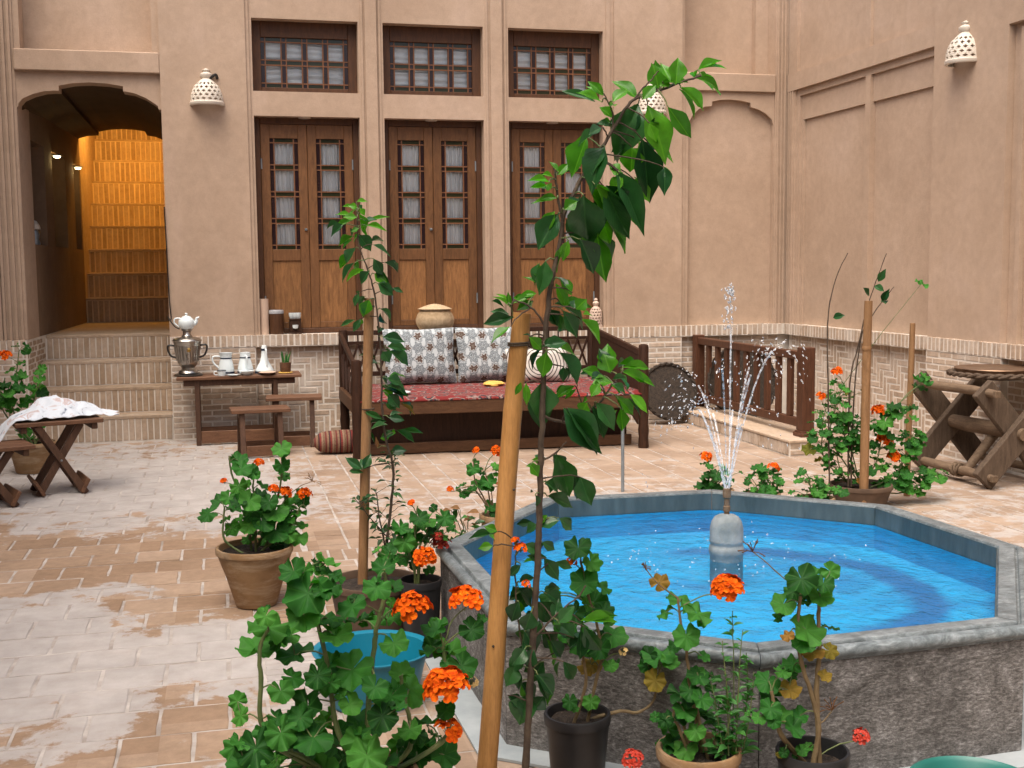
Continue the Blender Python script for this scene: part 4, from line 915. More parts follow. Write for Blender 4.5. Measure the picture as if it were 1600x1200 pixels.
c2 = (c[0]+.0, c[1], TZ+.43); tp = thing('teapot', 'small white china teapot sitting on top of the samovar', 'teapot', c2)
LZ([(.045, 0), (.062, .012), (.074, .05), (.07, .085), (.045, .11), (.04, .112)], 'china', 'body', tp, c2)
LZ([(.044, .108), (.036, .12), (.012, .126), (.008, .132), (.014, .142), (.01, .15), (.001, .152)], 'china', 'lid', tp, c2)
MB().tube(catmull([(c2[0]+.06, c2[1], c2[2]+.045), (c2[0]+.085, c2[1], c2[2]+.065), (c2[0]+.093, c2[1], c2[2]+.10), (c2[0]+.115, c2[1], c2[2]+.108)], 5), [.02]*4+[.016]*4+[.012]*4+[.009]*4, 10).build('spout', 'china', tp, True)
MB().tube(catmull([(c2[0]-.05, c2[1], c2[2]+.1), (c2[0]-.10, c2[1], c2[2]+.10), (c2[0]-.108, c2[1], c2[2]+.06), (c2[0]-.062, c2[1], c2[2]+.02)], 5), .007, 8).build('handle', 'china', tp, True)
def jug(px, prof, bands, label, hside, name='jug', y=11.36, hz=(.17, .06), hw=.07):
    c = (at(px, 560, y).x, y, TZ); t = thing(name, label, 'jug', c); LZ(prof, 'china', 'body', t, c)
    for r, z0, z1 in bands: LZ([(r, z0), (r+.002, z0+.002), (r+.001, z1)], 'china_blue', 'band', t, c)
    if hside:
        dx, dy = hside; r0 = .045
        MB().tube(catmull([(c[0]+dx*r0, c[1]+dy*r0, c[2]+hz[0]), (c[0]+dx*(r0+hw), c[1]+dy*(r0+hw), c[2]+hz[0]), (c[0]+dx*(r0+hw), c[1]+dy*(r0+hw), c[2]+(hz[0]+hz[1])/2), (c[0]+dx*(r0+.02), c[1]+dy*(r0+.02), c[2]+hz[1])], 5), .009, 8).build('handle', 'china', t, True)
jug(353, [(.07, 0), (.076, .01), (.072, .06), (.06, .12), (.052, .15), (.055, .18), (.064, .205), (.058, .205), (.048, .16), (.001, .15)], [(.0745, .012, .03), (.0535, .148, .16)], 'white blue banded jug nearest the samovar', (-1, 0))
jug(383, [(.07, 0), (.076, .01), (.07, .06), (.056, .12), (.048, .15), (.048, .19), (.05, .205), (.044, .205), (.001, .19)], [(.0745, .012, .03), (.0495, .15, .162)], 'white blue banded jug in the middle with its handle in front', (.1, -1))
jug(413, [(.085, 0), (.09, .008), (.088, .03), (.065, .07), (.042, .11), (.03, .16), (.025, .21), (.026, .245), (.02, .265), (.001, .27)], [(.0905, .008, .028), (.0262, .215, .235)], 'white bell shaped jug with a tall narrow neck', (.25, -.97), hz=(.225, .07), hw=.02)
def dish(px, y, prof, mat, label, name='dish', cat='dish'):
    c = (at(px, 575, y).x, y, TZ); t = MB().lathe(prof, 24, c).build(name, mat, None, True); tag(t, label, cat); return t, c
t, c = dish(385, 11.22, [(.03, 0), (.035, .004), (.065, .03), (.075, .042), (.07, .042), (.03, .012), (.001, .01)], 'china', 'shallow white bowl in front of the middle jug', 'bowl', 'bowl')
t = thing('saucer', 'flat wooden saucer with a yellow flatbread on the tea table', 'saucer', (at(418, 577, 11.22).x, 11.22, TZ)); c = t.location
LZ([(.05, 0), (.06, .003), (.09, .022), (.086, .024), (.05, .01), (.001, .01)], 'stool_leg', 'plate', t, c); LZ([(.07, .017), (.078, .024), (.06, .032), (.001, .034)], 'card', 'bread', t, c)
c = (at(346, 577, 11.21).x, 11.21, TZ); t = thing('cup', 'white cup with dark rim at the left of the tea table', 'cup', c)
LZ([(.025, 0), (.034, .004), (.038, .04), (.04, .055), (.035, .055), (.03, .01), (.001, .008)], 'china', 'body', t, c); LZ([(.0405, .048), (.0415, .05), (.0405, .056)], 'china_blue', 'rim', t, c)
MB().tube(catmull([(c[0]-.035, c[1], TZ+.045), (c[0]-.065, c[1], TZ+.042), (c[0]-.062, c[1], TZ+.015), (c[0]-.034, c[1], TZ+.012)], 4), .005, 7).build('handle', 'china', t, True)
t, c = dish(364, 11.2, [(.02, 0), (.05, .006), (.058, .012), (.03, .008), (.001, .006)], 'china', 'small white saucer beside the dark rimmed cup', 'saucer', 'saucer')
c = (at(446, 570, 11.33).x, 11.33, TZ); t = thing('potted_succulent', 'small spiky succulent in a wooden pot on the tea table', 'plant', c)
LZ([(.052, 0), (.066, .006), (.064, .012), (.001, .012)], 'yellow', 'saucer', t, c); LZ([(.044, .012), (.048, .02), (.054, .10), (.05, .102), (.048, .085), (.001, .085)], 'stool_wood', 'pot', t, c)
for k in range(13):
    a = random.uniform(0, 6.28); s = random.uniform(.01, .045); h = random.uniform(.07, .13); b = Vector(c)+Vector((math.cos(a)*.02, math.sin(a)*.02, .085))
    MB().tube([b, b+Vector((math.cos(a)*s*.4, math.sin(a)*s*.4, h*.5)), b+Vector((math.cos(a)*s, math.sin(a)*s, h))], [.009, .007, .001], 6).build('leaf', 'herb_leaf', t, True)

# ============================================================ STOOLS
def stool(cx, cy, rz, w, dp, h, label, base=True):
    t = thing('stool', label, 'stool', (cx, cy, 0)); mw = Matrix.Translation((cx, cy, 0)) @ Matrix.Rotation(rz, 4, 'Z')
    def b(m, name, mat='stool_leg'):
        m.v = [tuple(mw @ Vector(q)) for q in m.v]; return m.build(name, mat, t)
    b(MB().cbox(-w/2, w/2, -dp/2, -.003, h-.032, h, .004), 'seat_board', 'stool_wood'); b(MB().cbox(-w/2, w/2, .003, dp/2, h-.032, h, .004), 'seat_board', 'stool_wood')
    for s in (-1, 1):
        x = s*(w/2-.09)
        b(MB().bar((x, -dp/2+.05, h-.034), (x, -dp/2-.03, .0), .045, .03, (0, 1, 0), .003), 'leg'); b(MB().bar((x, dp/2-.05, h-.034), (x, dp/2+.03, 0), .045, .03, (0, 1, 0), .003), 'leg')
        b(MB().cbox(x-.02, x+.02, -dp/2+.05, dp/2-.05, h-.085, h-.034, .003), 'rail')
    for s in (-1, 1): b(MB().cbox(-w/2+.115, w/2-.115, s*(dp/2+.015)-.012, s*(dp/2+.015)+.012, .015, .105, .003), 'foot_board', 'stool_wood')
    return t
stool(at(405, 628, 10.5).x, 10.47, R(4), .50, .30, .415, 'wooden stool in front of the tea table, nearer the camera')
stool(at(460, 615, 10.9).x, 10.98, R(-4), .50, .30, .455, 'wooden stool behind the front stool, beside the daybed')
def folding(cx, cy, rz, w, dp, h, label, name='folding_table', cat='table'):
    t = thing(name, label, cat, (cx, cy, 0)); mw = Matrix.Translation((cx, cy, 0)) @ Matrix.Rotation(rz, 4, 'Z')
    def b(m, nm, mat='stool_leg'):
        m.v = [tuple(mw @ Vector(q)) for q in m.v]; return m.build(nm, mat, t)
    for k in range(3): b(MB().cbox(-w/2, w/2, lerp(-dp/2, dp/2, k/3)+.002, lerp(-dp/2, dp/2, (k+1)/3)-.002, h-.03, h, .004), 'top_board', 'stool_wood')
    for s in (-1, 1): b(MB().cbox(s*(w/2-.06)-.02, s*(w/2-.06)+.02, -dp/2+.02, dp/2-.02, h-.075, h-.031, .003), 'rail')
    for s in (-1, 1):
        y = s*(dp/2-.03)
        b(MB().bar((-w/2+.15, y, h-.03), (w/2-.14, y, .0), .05, .03, (0, 1, 0), .003), 'leg'); b(MB().bar((w/2-.15, y-.035*s, h-.03), (-w/2+.14, y-.035*s, .0), .05, .03, (0, 1, 0), .003), 'leg')
        b(MB().tube([(0, y-s*.06, h/2-.015), (0, y+s*.02, h/2-.015)], .008, 8), 'bolt', 'steel_dull')
    for s in (-1, 1): b(MB().bar((s*(w/2-.145), -dp/2-.01, .06), (s*(w/2-.145), dp/2+.01, .06), .024, .11, (s*.55, 0, 1), .003), 'foot_board', 'stool_wood')
    return t
FX, FY = -1.2, 9.15
folding(FX, FY, R(16), .60, .40, .54, 'folding wooden table with crossed legs under a printed cloth')
folding(-1.60, 8.72, R(22), .56, .38, .42, 'low folding stool with crossed legs cut by the left edge', 'folding_stool', 'stool')
# crumpled cloth
m = MB(); NX, NY = 46, 26; ca, sa = math.cos(R(16)), math.sin(R(16))
for i in range(NX+1):
    for j in range(NY+1):
        u, v = lerp(-.46, .44, i/NX), lerp(-.16, .20, j/NY)
        hgt = .545 + .15*math.exp(-((u+.03)**2/.028+(v-.03)**2/.016)) + .025*abs(noise.noise((u*9, v*9, 1.3))) + .012*noise.noise((u*22, v*22, 4)) + .07*math.exp(-((u-.2)**2/.02+(v-.05)**2/.02))
        if u < -.29: hgt -= (-.29-u)*1.15
        if u > .31: hgt -= .0
        hgt = max(hgt, .5445 if u > -.29 else .3)
        vv = v*(1-.35*max(0, u-.05)/.3) + .03*noise.noise((u*5, v*3, 7))
        uu = u + .025*noise.noise((u*4, v*6, 2)); m.v.append((FX+uu*ca-vv*sa, FY+uu*sa+vv*ca, hgt))
for i in range(NX):
    for j in range(NY): a = i*(NY+1)+j; m.f.append((a, a+NY+1, a+NY+2, a+1))
o = m.build('printed_cloth', 'cloth', None, True, fix=False); tag(o, 'crumpled pale blue printed cloth on the folding table', 'cloth'); md = o.modifiers.new('thick', 'SOLIDIFY'); md.thickness = .004

# ============================================================ DAYBED
bx0, bx1, by0, by1 = 1.09, 3.60, 10.02, 11.38; SZ = .50
bed = thing('daybed', 'large dark wooden daybed with lattice back in front of the doors', 'daybed', ((bx0+bx1)/2, 10.7, 0))
def post(x, y, h, r=.045):
    LZ([(r, 0), (r*1.05, .02), (r*.95, .1), (r*1.08, .16), (r*.95, .22), (r, .3), (r, h-.03), (r*.9, h-.008), (r*.5, h), (.001, h)], 'dark_wood', 'post', bed, (x, y, 0), 14)
post(bx0, by0, .84); post(bx1, by0-.15, .92); post(bx0+.03, by1, 1.03); post(bx1, by1, 1.03)
MB().bar((bx0+.04, by0, SZ-.075), (bx1-.04, by0-.15, SZ-.075), .06, .12, c=.006).build('front_beam', 'bed_beam', bed)
MB().bar((bx0+.05, by1, SZ-.075), (bx1-.04, by1, SZ-.075), .06, .12, c=.006).build('rear_beam', 'bed_beam', bed)
for x in (bx0, bx1): MB().bar((x, by0+.03, SZ-.075), (x, by1-.03, SZ-.075), .05, .12, c=.005).build('side_beam', 'bed_beam', bed)
for k in range(8):
    y = lerp(by0+.05, by1-.05, (k+.5)/8); MB().cbox(bx0+.04, bx1-.04, y-.07, y+.07, SZ-.04, SZ-.016, .003).build('slat', 'bed_beam', bed)
for s, x in ((1, bx0+.05), (-1, bx1-.05)):
    yy = by0 if s > 0 else by0-.14; MB().prism([(x, SZ-.135), (x+s*.16, SZ-.135), (x+s*.12, SZ-.16), (x+s*.05, SZ-.21), (x, SZ-.29)], yy-.02, yy+.02).build('corner_bracket', 'dark_wood', bed)
MB().cbox(bx0+.05, bx1-.05, by0+.16, by0+.20, .02, SZ-.14, .004).build('skirt_panel', 'dark_wood', bed)
MB().bar((bx0+.05, by0+.12, .055), (bx1-.05, by0+.04, .055), .04, .09, c=.004).build('foot_rail', 'bed_beam', bed)
# lattice back
for z in (.995, .60): MB().bar((bx0+.06, by1, z), (bx1-.04, by1, z), .035, .045, c=.004).build('back_rail', 'dark_wood', bed)
MB().bar((bx0+.06, by1, .90), (bx1-.04, by1, .90), .025, .028).build('back_rail', 'dark_wood', bed)
nx = 24
for k in range(nx):
    a, b = lerp(bx0+.07, bx1-.05, k/nx), lerp(bx0+.07, bx1-.05, (k+1)/nx)
    MB().bar((a, by1-.006, .62), (b, by1-.006, .885), .012, .02).build('lattice_bar', 'dark_wood', bed); MB().bar((b, by1+.008, .62), (a, by1+.008, .885), .012, .02).build('lattice_bar', 'dark_wood', bed)
    MB().tube([(a, by1, .91), (a, by1, .98)], .008, 6).build('spindle', 'dark_wood', bed)
# sides
for x, y0_, zf in ((bx0+.0, by0+.04, .76), (bx1, by0-.11, .84)):
    MB().bar((x, y0_, zf), (x, by1-.04, .985), .035, .05, c=.004).build('arm_rail', 'dark_wood', bed)
    if x > 2: MB().add([(x-.012, y0_, SZ), (x-.012, by1-.04, SZ), (x-.012, by1-.04, .96), (x-.012, y0_, zf-.02), (x+.012, y0_, SZ), (x+.012, by1-.04, SZ), (x+.012, by1-.04, .96), (x+.012, y0_, zf-.02)], [(0, 1, 2, 3), (7, 6, 5, 4), (0, 4, 5, 1), (1, 5, 6, 2), (2, 6, 7, 3), (3, 7, 4, 0)]).build('side_panel', 'dark_wood', bed)
    else:
        for k in range(9):
            q = (k+.5)/9; y = lerp(y0_, by1-.04, q); MB().bar((x, y, SZ), (x, y+.10*(1 if k % 2 else -1), lerp(zf, .985, q)-.03), .02, .014).build('lattice_bar', 'dark_wood', bed)
# rug
m = MB(); NX, NY = 60, 24
for i in range(NX+1):
    for j in range(NY+1):
        u, v = i/NX, j/NY; x = lerp(bx0+.02, bx1+.02, u); yf = lerp(by0-.035, by0-.185, u); y = lerp(yf, by1-.06, v)
        m.v.append((x, y, SZ-.010+.006*noise.noise((x*4, y*4, 0)) + .004 - (.018 if j == 0 else 0)))
for i in range(NX):
    for j in range(NY): a = i*(NY+1)+j; m.f.append((a, a+NY+1, a+NY+2, a+1))
o = m.build('rug', 'rug', None, True, fix=False); tag(o, 'worn red patterned rug spread over the daybed', 'rug'); md = o.modifiers.new('thick', 'SOLIDIFY'); md.thickness = .012; md.offset = 1
def pillow(w, h, d, n=14, pw_=.5):
    m = MB(); idx = {}
    for s in (-1, 1):
        for i in range(n+1):
            for j in range(n+1):
                u, v = i/n*2-1, j/n*2-1; e = max(0, (1-u**4)*(1-v**4))**pw_; k = 1-.06*(1-abs(v))*(abs(u)**3); k2 = 1-.06*(1-abs(u))*(abs(v)**3)
                idx[s, i, j] = len(m.v); m.v.append((u*w/2*k, s*e*d/2*(1+.12*noise.noise((u*2.2, v*2.2, s))), v*h/2*k2))
        for i in range(n):
            for j in range(n): q = (idx[s, i, j], idx[s, i+1, j], idx[s, i+1, j+1], idx[s, i, j+1]); m.f.append(q if s < 0 else q[::-1])
    return m
for k, (px, py, w, lab) in enumerate(((656, 556, .69, 'floral cushion leaning on the daybed back, left of the two'), (766, 553, .66, 'floral cushion leaning on the daybed back, partly behind the bamboo stake'))):
    q = at(px, py, 11.16); o = pillow(w, .54, .20).build('cushion', 'cushion', None, True, fix=False, mw=Matrix.Translation((q.x, 11.17, q.z+.0)) @ Matrix.Rotation(R(-16), 4, 'X')); tag(o, lab, 'cushion', 'floral cushions')
q = at(840, 572, 10.95); o = pillow(.62, .33, .16).build('spiral_cushion', 'spiral', None, True, fix=False, mw=Matrix.Translation((q.x, 10.95, SZ+.175)) @ Matrix.Rotation(R(-14), 4, 'X')); tag(o, 'pale cushion with dark spiral lines on the daybed', 'cushion')
q = at(770, 588, 10.75); m = MB(); m.lathe([(.02, 0), (.09, .004), (.10, .02), (.07, .04), (.03, .035), (.001, .03)], 16, (q.x, 10.75, SZ+.01), .2); o = m.build('yellow_cloth', 'yellow', None, True); tag(o, 'small folded yellow cloth lying on the daybed rug', 'cloth')
q = at(622, 607, 10.3); o = MB().lathe([(.06, 0), (.07, .002), (.11, .016), (.108, .019), (.06, .008), (.001, .007)], 28, (q.x, 10.3, SZ+.010)).build('plate', 'china', None, True); tag(o, 'white plate near the left front edge of the daybed', 'plate')
# striped bolster on the floor
m = MB(); P = []
q0, q1 = at(490, 690, 10.35), at(552, 690, 10.3)
for k in range(13): t = k/12; P.append(((lerp(q0.x, q1.x+.15, t), 10.35, .105)))
m.tube(P, [.03, .075, .092, .098, .10, .102, .102, .102, .10, .098, .092, .075, .03], 22)
o = m.build('bolster', 'stripe', None, True); tag(o, 'striped red and brown rug bolster lying at the foot of the daybed', 'bolster')

# ============================================================ BASKETS, RAILING, TRESTLE
def wicker_tray(c, r, dp, tilt_m, name, label, cat, mat='wicker'):
    t = thing(name, label, cat, c); mw = Matrix.Translation(c) @ tilt_m
    prof = []
    for k in range(15): q = k/14; rr = r*q; prof.append((max(rr, .001), dp*(q**3)+(.006 if k % 2 else 0)))
    m = MB().lathe(prof, 40); m.v = [tuple(mw @ Vector(v)) for v in m.v]; o = m.build('woven_dish', mat, t, True); md = o.modifiers.new('thick', 'SOLIDIFY'); md.thickness = .012
    m = MB()
    for k in range(48):
        a = k*math.pi/24; m.tube([(math.cos(a)*r*.15, math.sin(a)*r*.15, .012), (math.cos(a)*r*.7, math.sin(a)*r*.7, dp*.34+.012), (math.cos(a)*r*.99, math.sin(a)*r*.99, dp+.006)], .006, 5)
    m.v = [tuple(mw @ Vector(v)) for v in m.v]; m.build('ribs', mat, t, True)
    m = MB()
    for s in (0, 1):
        P = [(math.cos(a*math.pi/40)*(r+.008*math.cos(a*1.1+s*3.14)), math.sin(a*math.pi/40)*(r+.008*math.cos(a*1.1+s*3.14)), dp+.01*math.sin(a*1.1+s*3.14)) for a in range(81)]
        m.tube(P, .013, 7)
    m.v = [tuple(mw @ Vector(v)) for v in m.v]; m.build('rim', mat, t, True)
    return t
wicker_tray((at(1046, 608, 11.33).x, 11.42, .300), .285, .10, Matrix.Rotation(R(72), 4, 'X') @ Matrix.Rotation(R(0), 4, 'Z'), 'wicker_tray', 'dark wicker tray leaning on the wall beside the daybed', 'tray')
wicker_tray((5.19, 11.36, .39), .37, .09, Matrix.Rotation(R(78), 4, 'X'), 'wicker_tray', 'large dark round tray leaning behind the wooden railing', 'tray')
curb = thing('brick_kerb', 'low brick kerb carrying the wooden railing', 'kerb', (4.8, 10.3, 0))
MB().box(4.60, 5.0, 9.05, 11.6, -.01, .112).build('mortar', 'mortar', curb)
B = Bricks(curb); B.soldiers('jamb', 9.06, 11.6, 0, .008, .105, pitch=.066)
for k, (pr, i, f, loc, w, h) in enumerate(B.l): place('brick', brick_mesh(w, h), curb, Matrix.Translation((4.592, loc[1]+w, loc[2])) @ Matrix.Rotation(R(-90), 4, 'Z'))
B.l = []; B.running('back', 4.602, 4.998, 9.044, .004, .108, .2, .052); B.finish()
MB().cbox(4.585, 5.01, 9.035, 11.6, .1125, .135, .004).build('coping', 'stair_brick', curb)
rl = thing('railing', 'dark wooden balustrade with square posts on the brick kerb', 'railing', (4.84, 10.4, .135)); rz = .135; RT = .885
def rpost(y, w, h, foot):
    MB().cbox(4.84-w/2, 4.84+w/2, y-w/2, y+w/2, rz+(.05 if foot else 0), h, .005).build('post', 'rail_wood', rl)
    if foot: MB().cbox(4.84-w*.68, 4.84+w*.68, y-w*.68, y+w*.68, rz, rz+.035, .006).cbox(4.84-w*.58, 4.84+w*.58, y-w*.58, y+w*.58, rz+.035, rz+.05, .004).build('post_foot', 'rail_wood', rl)
rpost(9.24, .115, .90, True); rpost(11.60, .10, .885, False)
MB().cbox(4.805, 4.875, 9.30, 11.55, RT-.095, RT-.025, .005).build('top_rail', 'rail_wood', rl); MB().cbox(4.81, 4.87, 9.30, 11.55, rz+.07, rz+.145, .005).build('bottom_rail', 'rail_wood', rl)
for k in range(9):
    y = lerp(9.30, 11.55, (k+1)/10); MB().cbox(4.82, 4.86, y-.035, y+.035, rz+.146, RT-.096, .004).build('baluster', 'rail_wood', rl)
tr = thing('trestle', 'old wooden trestle of crossed planks and round logs at the right wall', 'trestle', (5.5, 7.7, 0))
xa, xb = 5.22, 5.80
def plank(a, b, y, w=.175, th=.055): MB().bar((a[0], y, a[1]), (b[0], y, b[1]), th, w, (0, 0, 1), .007).build('plank', 'old_wood', tr)
for y in (7.3, 8.12):
    plank((xa-.02, .055), (xb, .70), y); plank((xa-.0, .72), (xb, .06), y+.055)
for (x, z, r) in ((xa+.03, .085, .034), (xa+.035, .685, .034), (5.50, .385, .055), (5.74, .10, .03)):
    MB().tube([(x, 7.24, z), (x, 7.5, z+.004), (x, 7.9, z-.004), (x, 8.22, z)], [r*.8, r, r*1.05, r*.85], 14).build('log', 'old_log', tr, True)
MB().tube([(5.30, 7.62, .085), (5.56, 7.60, .40)], [.03, .038], 12).build('log', 'old_log', tr, True)
for (x, z) in ((xa+.035, .685), (xa+.03, .085)): MB().cbox(x-.024, x+.024, 7.215, 7.245, z-.024, z+.024, .004).build('peg', 'old_log', tr)
m = MB()
for k in range(4): m.tube([(5.25+.045*math.cos(a*.5+k), 7.62+.02*k+.012*math.sin(a*.9), .085+.045*math.sin(a*.5+k)) for a in range(14)], .009, 6)
m.build('rope', 'old_log', tr, True)
t = wicker_tray((5.60, 7.72, .735), .335, .05, Matrix.Identity(4), 'wicker_tray', 'round brown wicker tray lying on top of the trestle', 'tray', 'old_wood')
dsh = thing('copper_dish', 'round copper dish nested in the tray on the trestle', 'dish', (5.62, 7.72, .775))
LZ([(.24, 0), (.27, .004), (.29, .025), (.298, .045), (.292, .046), (.27, .014), (.18, .008), (.175, .012), (.10, .012), (.001, .01)], 'copper', 'bowl', dsh, (5.60, 7.72, .775)); LZ([(.296, .043), (.302, .047), (.298, .052), (.29, .048)], 'copper', 'rim', dsh, (5.60, 7.72, .775))
t = MB().lathe([(.012, 0), (.012, .50), (.010, .505), (.001, .505)], 12, (at(973, 768, 7.95).x, 7.95, 0)).build('metal_stake', 'steel_dull', None, True); tag(t, 'thin grey metal stake standing on the paving behind the pool', 'stake')

cd = MB().tube(catmull([(-.486, Y0-.012, 2.2), (-.478, Y0-.014, 1.75), (-.472, Y0-.014, 1.35), (-.462, Y0-.02, 1.15), at(262, 495, Y0-.1), at(272, 509, 11.45), at(280, 514, 11.4)], 6), .006, 6).build('power_cord', 'black', None, True); tag(cd, 'thin black cord hanging down the pier edge to the samovar', 'cord')

# ============================================================ PLANTS
random.seed(5)
UPV, TOCAM = Vector((0, 0, 1)), Vector((-.25, -.95, .1)).normalized()
def rv(s): return Vector((random.uniform(-s, s), random.uniform(-s, s), random.uniform(-s, s)))
def citrus_mesh(seed, fold, droop, wave, belly=.8, tip=1.0):
    m = MB(); n, k = 10, 3
    for i in range(n+1):
        t = i/n; w = max(.0, math.sin(math.pi*t**belly))**1.3*.5*(1-.12*t*t) + (.012 if i < n else 0)
        for j in range(-k, k+1):
            u = j/k; x = u*w*(1+.05*math.sin(t*17+seed)); z = fold*abs(u)*w*1.1 - droop*t*t + wave*math.sin(t*9+seed+u*2)*abs(u)
            m.v.append((x+.06*math.sin(seed*3)*t*t, t, z))
    r = 2*k+1
    for i in range(n):
        for j in range(2*k): a = i*r+j; m.f.append((a, a+1, a+r+1, a+r))
    return m
CIT = {c: [citrus_mesh(s*1.7, random.uniform(.2, .45), random.uniform(.03, .28), random.uniform(.01, .03), random.uniform(.84, .96)).mesh('leaf', c, True, fix=False) for s in range(6)] for c in ('citrus_dark', 'citrus_light', 'small_leaf', 'herb_leaf', 'dry_leaf')}
def ger_mesh(seed, mat):
    m = MB(); rnd = random.Random(seed); N = 48; rings = (0.16, .42, .68, .88, 1.0); ph = rnd.uniform(0, 6); lob = rnd.choice((6, 7))
    m.v.append((0, 0, 0)); amp = rnd.uniform(.06, .13); cup = rnd.uniform(-.10, .16)
    def outline(a):                                       # a = 0 at the tip (+Y); notch at the back
        q = .5*(1 + .07*math.cos(lob*a) + .028*math.cos(21*a+1) + .05*math.sin(2*a+ph))
        back = abs(abs(a)-math.pi); q *= 1 - .62*math.exp(-(back/.16)**2); return q
    for r in rings:
        for j in range(N):
            a = -math.pi + 2*math.pi*(j+.5)/N; o = outline(a)*r
            z = amp*r*r*math.cos(lob*a+ph*.3) + cup*r*r + .03*r*r*math.sin(2*a+ph) + .02*r**4*math.cos(19*a+ph) - .02*(r**6)
            m.v.append((o*math.sin(a), o*math.cos(a), z))
    for j in range(N-1): m.f.append((0, 1+j+1, 1+j))
    for i in range(len(rings)-1):
        for j in range(N-1): a = 1+i*N+j; m.f.append((a, a+1, a+N+1, a+N))
    return m.mesh('leaf', mat, True, fix=False)
GER = {c: [ger_mesh(s+40, c) for s in range(14)] for c in ('geranium_leaf', 'geranium_old')}
def flower_mesh(seed, nf, mat, rad=.5):
    m = MB(); rnd = random.Random(seed)
    for k in range(nf):
        ph = math.acos(1 - rnd.uniform(0, 1.05)); th = k*2.399; d = Vector((math.sin(ph)*math.cos(th), math.sin(ph)*math.sin(th), math.cos(ph)*.8))
        c = d*rad*rnd.uniform(.72, .98); nrm_ = (d + Vector((rnd.uniform(-.4, .4), rnd.uniform(-.4, .4), .2))).normalized(); q = nrm_.to_track_quat('Z', 'Y'); s = rnd.uniform(.17, .25)
        for p in range(5):
            a = p*2*math.pi/5 + rnd.uniform(-.15, .15); ca, sa = math.cos(a), math.sin(a); w = s*rnd.uniform(.38, .5)
            pts = [(0, 0, 0), (s*.5, -w, .05), (s*.95, -w*.75, .02), (s*1.08, 0, .0), (s*.95, w*.75, .02), (s*.5, w, .05)]
            m.add([c + q @ Vector((x*ca-y*sa, x*sa+y*ca, z*1.2)) for x, y, z in pts], [(0, 1, 2, 3), (0, 3, 4, 5)])
    return m.mesh('flower_head', mat, False, fix=False)
FLO = {'full': [flower_mesh(s, 16, 'petal') for s in range(5)], 'half': [flower_mesh(s+9, 9, 'petal', .42) for s in range(3)], 'red': [flower_mesh(s+20, 14, 'petal_red') for s in range(2)], 'pale': [flower_mesh(30, 7, 'petal_pale', .4)]}
def leaf_obj(parent, me, base, tip, width, hint, name='leaf'):
    d = tip-base; L = d.length; d = d/L; x = d.cross(hint); x = x.normalized() if x.length > 1e-4 else d.orthogonal().normalized(); nn = x.cross(d)
    mw = Matrix(((x.x*width, d.x*L, nn.x*L, base.x), (x.y*width, d.y*L, nn.y*L, base.y), (x.z*width, d.z*L, nn.z*L, base.z), (0, 0, 0, 1)))
    return place(name, me, parent, mw)
def disc_leaf(parent, c, size, nrm_, axis, old=False):
    y = (axis - nrm_*axis.dot(nrm_)); y = y.normalized() if y.length > 1e-4 else nrm_.orthogonal().normalized(); x = y.cross(nrm_); s = size*random.uniform(.72, 1.12)
    mw = Matrix(((x.x*s, y.x*s, nrm_.x*s, c.x), (x.y*s, y.y*s, nrm_.y*s, c.y), (x.z*s, y.z*s, nrm_.z*s, c.z), (0, 0, 0, 1)))
    return place('leaf', random.choice(GER['geranium_old' if old else 'geranium_leaf']), parent, mw)
def stem_tube(parent, pts, r0, r1, mat='green_stem', name='stem', n=6):
    P = catmull(pts, n); k = len(P); P = [p + rv(.0015) for p in P]
    MB().tube(P, [lerp(r0, r1, i/(k-1))*(1.12 if i % n == 0 else 1) for i in range(k)], 8).build(name, mat, parent, True); return P
def flower(parent, c, size, kind='full', frm=None, down=None):
    tilt = (UPV + TOCAM*.35 + rv(.2)).normalized(); q = tilt.to_track_quat('Z', 'Y').to_matrix().to_4x4()
    place('flower_head', random.choice(FLO[kind]), parent, Matrix.Translation(c) @ q @ Matrix.Rotation(random.uniform(0, 6), 4, 'Z') @ Matrix.Scale(size, 4))
    if frm is not None:
        stem_tube(parent, [frm, frm.lerp(c, .5)+Vector((0, 0, .01))+rv(.006), c-tilt*size*.22], .0022, .0016, 'green_stem', 'flower_stalk', 4)
    m = MB()
    for k in range(9): m.tube([c-tilt*size*.22, c + (tilt*.3+rv(.8)).normalized()*size*.33], .0011, 4, False)
    m.build('pedicels', 'green_stem', parent)
def dried(parent, c, frm, size=.05):
    stem_tube(parent, [frm, frm.lerp(c, .5)+rv(.006), c], .002, .0015, 'woody_stem', 'flower_stalk', 4); m = MB()
    for k in range(11):
        d = (UPV*.8+rv(1)).normalized(); e = c+d*size*random.uniform(.5, 1); m.tube([c, c.lerp(e, .5)+UPV*.004, e], [.0012, .001, .002], 4)
    m.build('dry_flower_head', 'dry_leaf', parent)
def nearest(P, c, below=.02):
    best = None
    for path in P:
        for q in path:
            if q.z > c.z + below: continue
            d = (q-c).length
            if best is None or d < best[0]: best = (d, q)
    return best[1] if best else P[0][0]
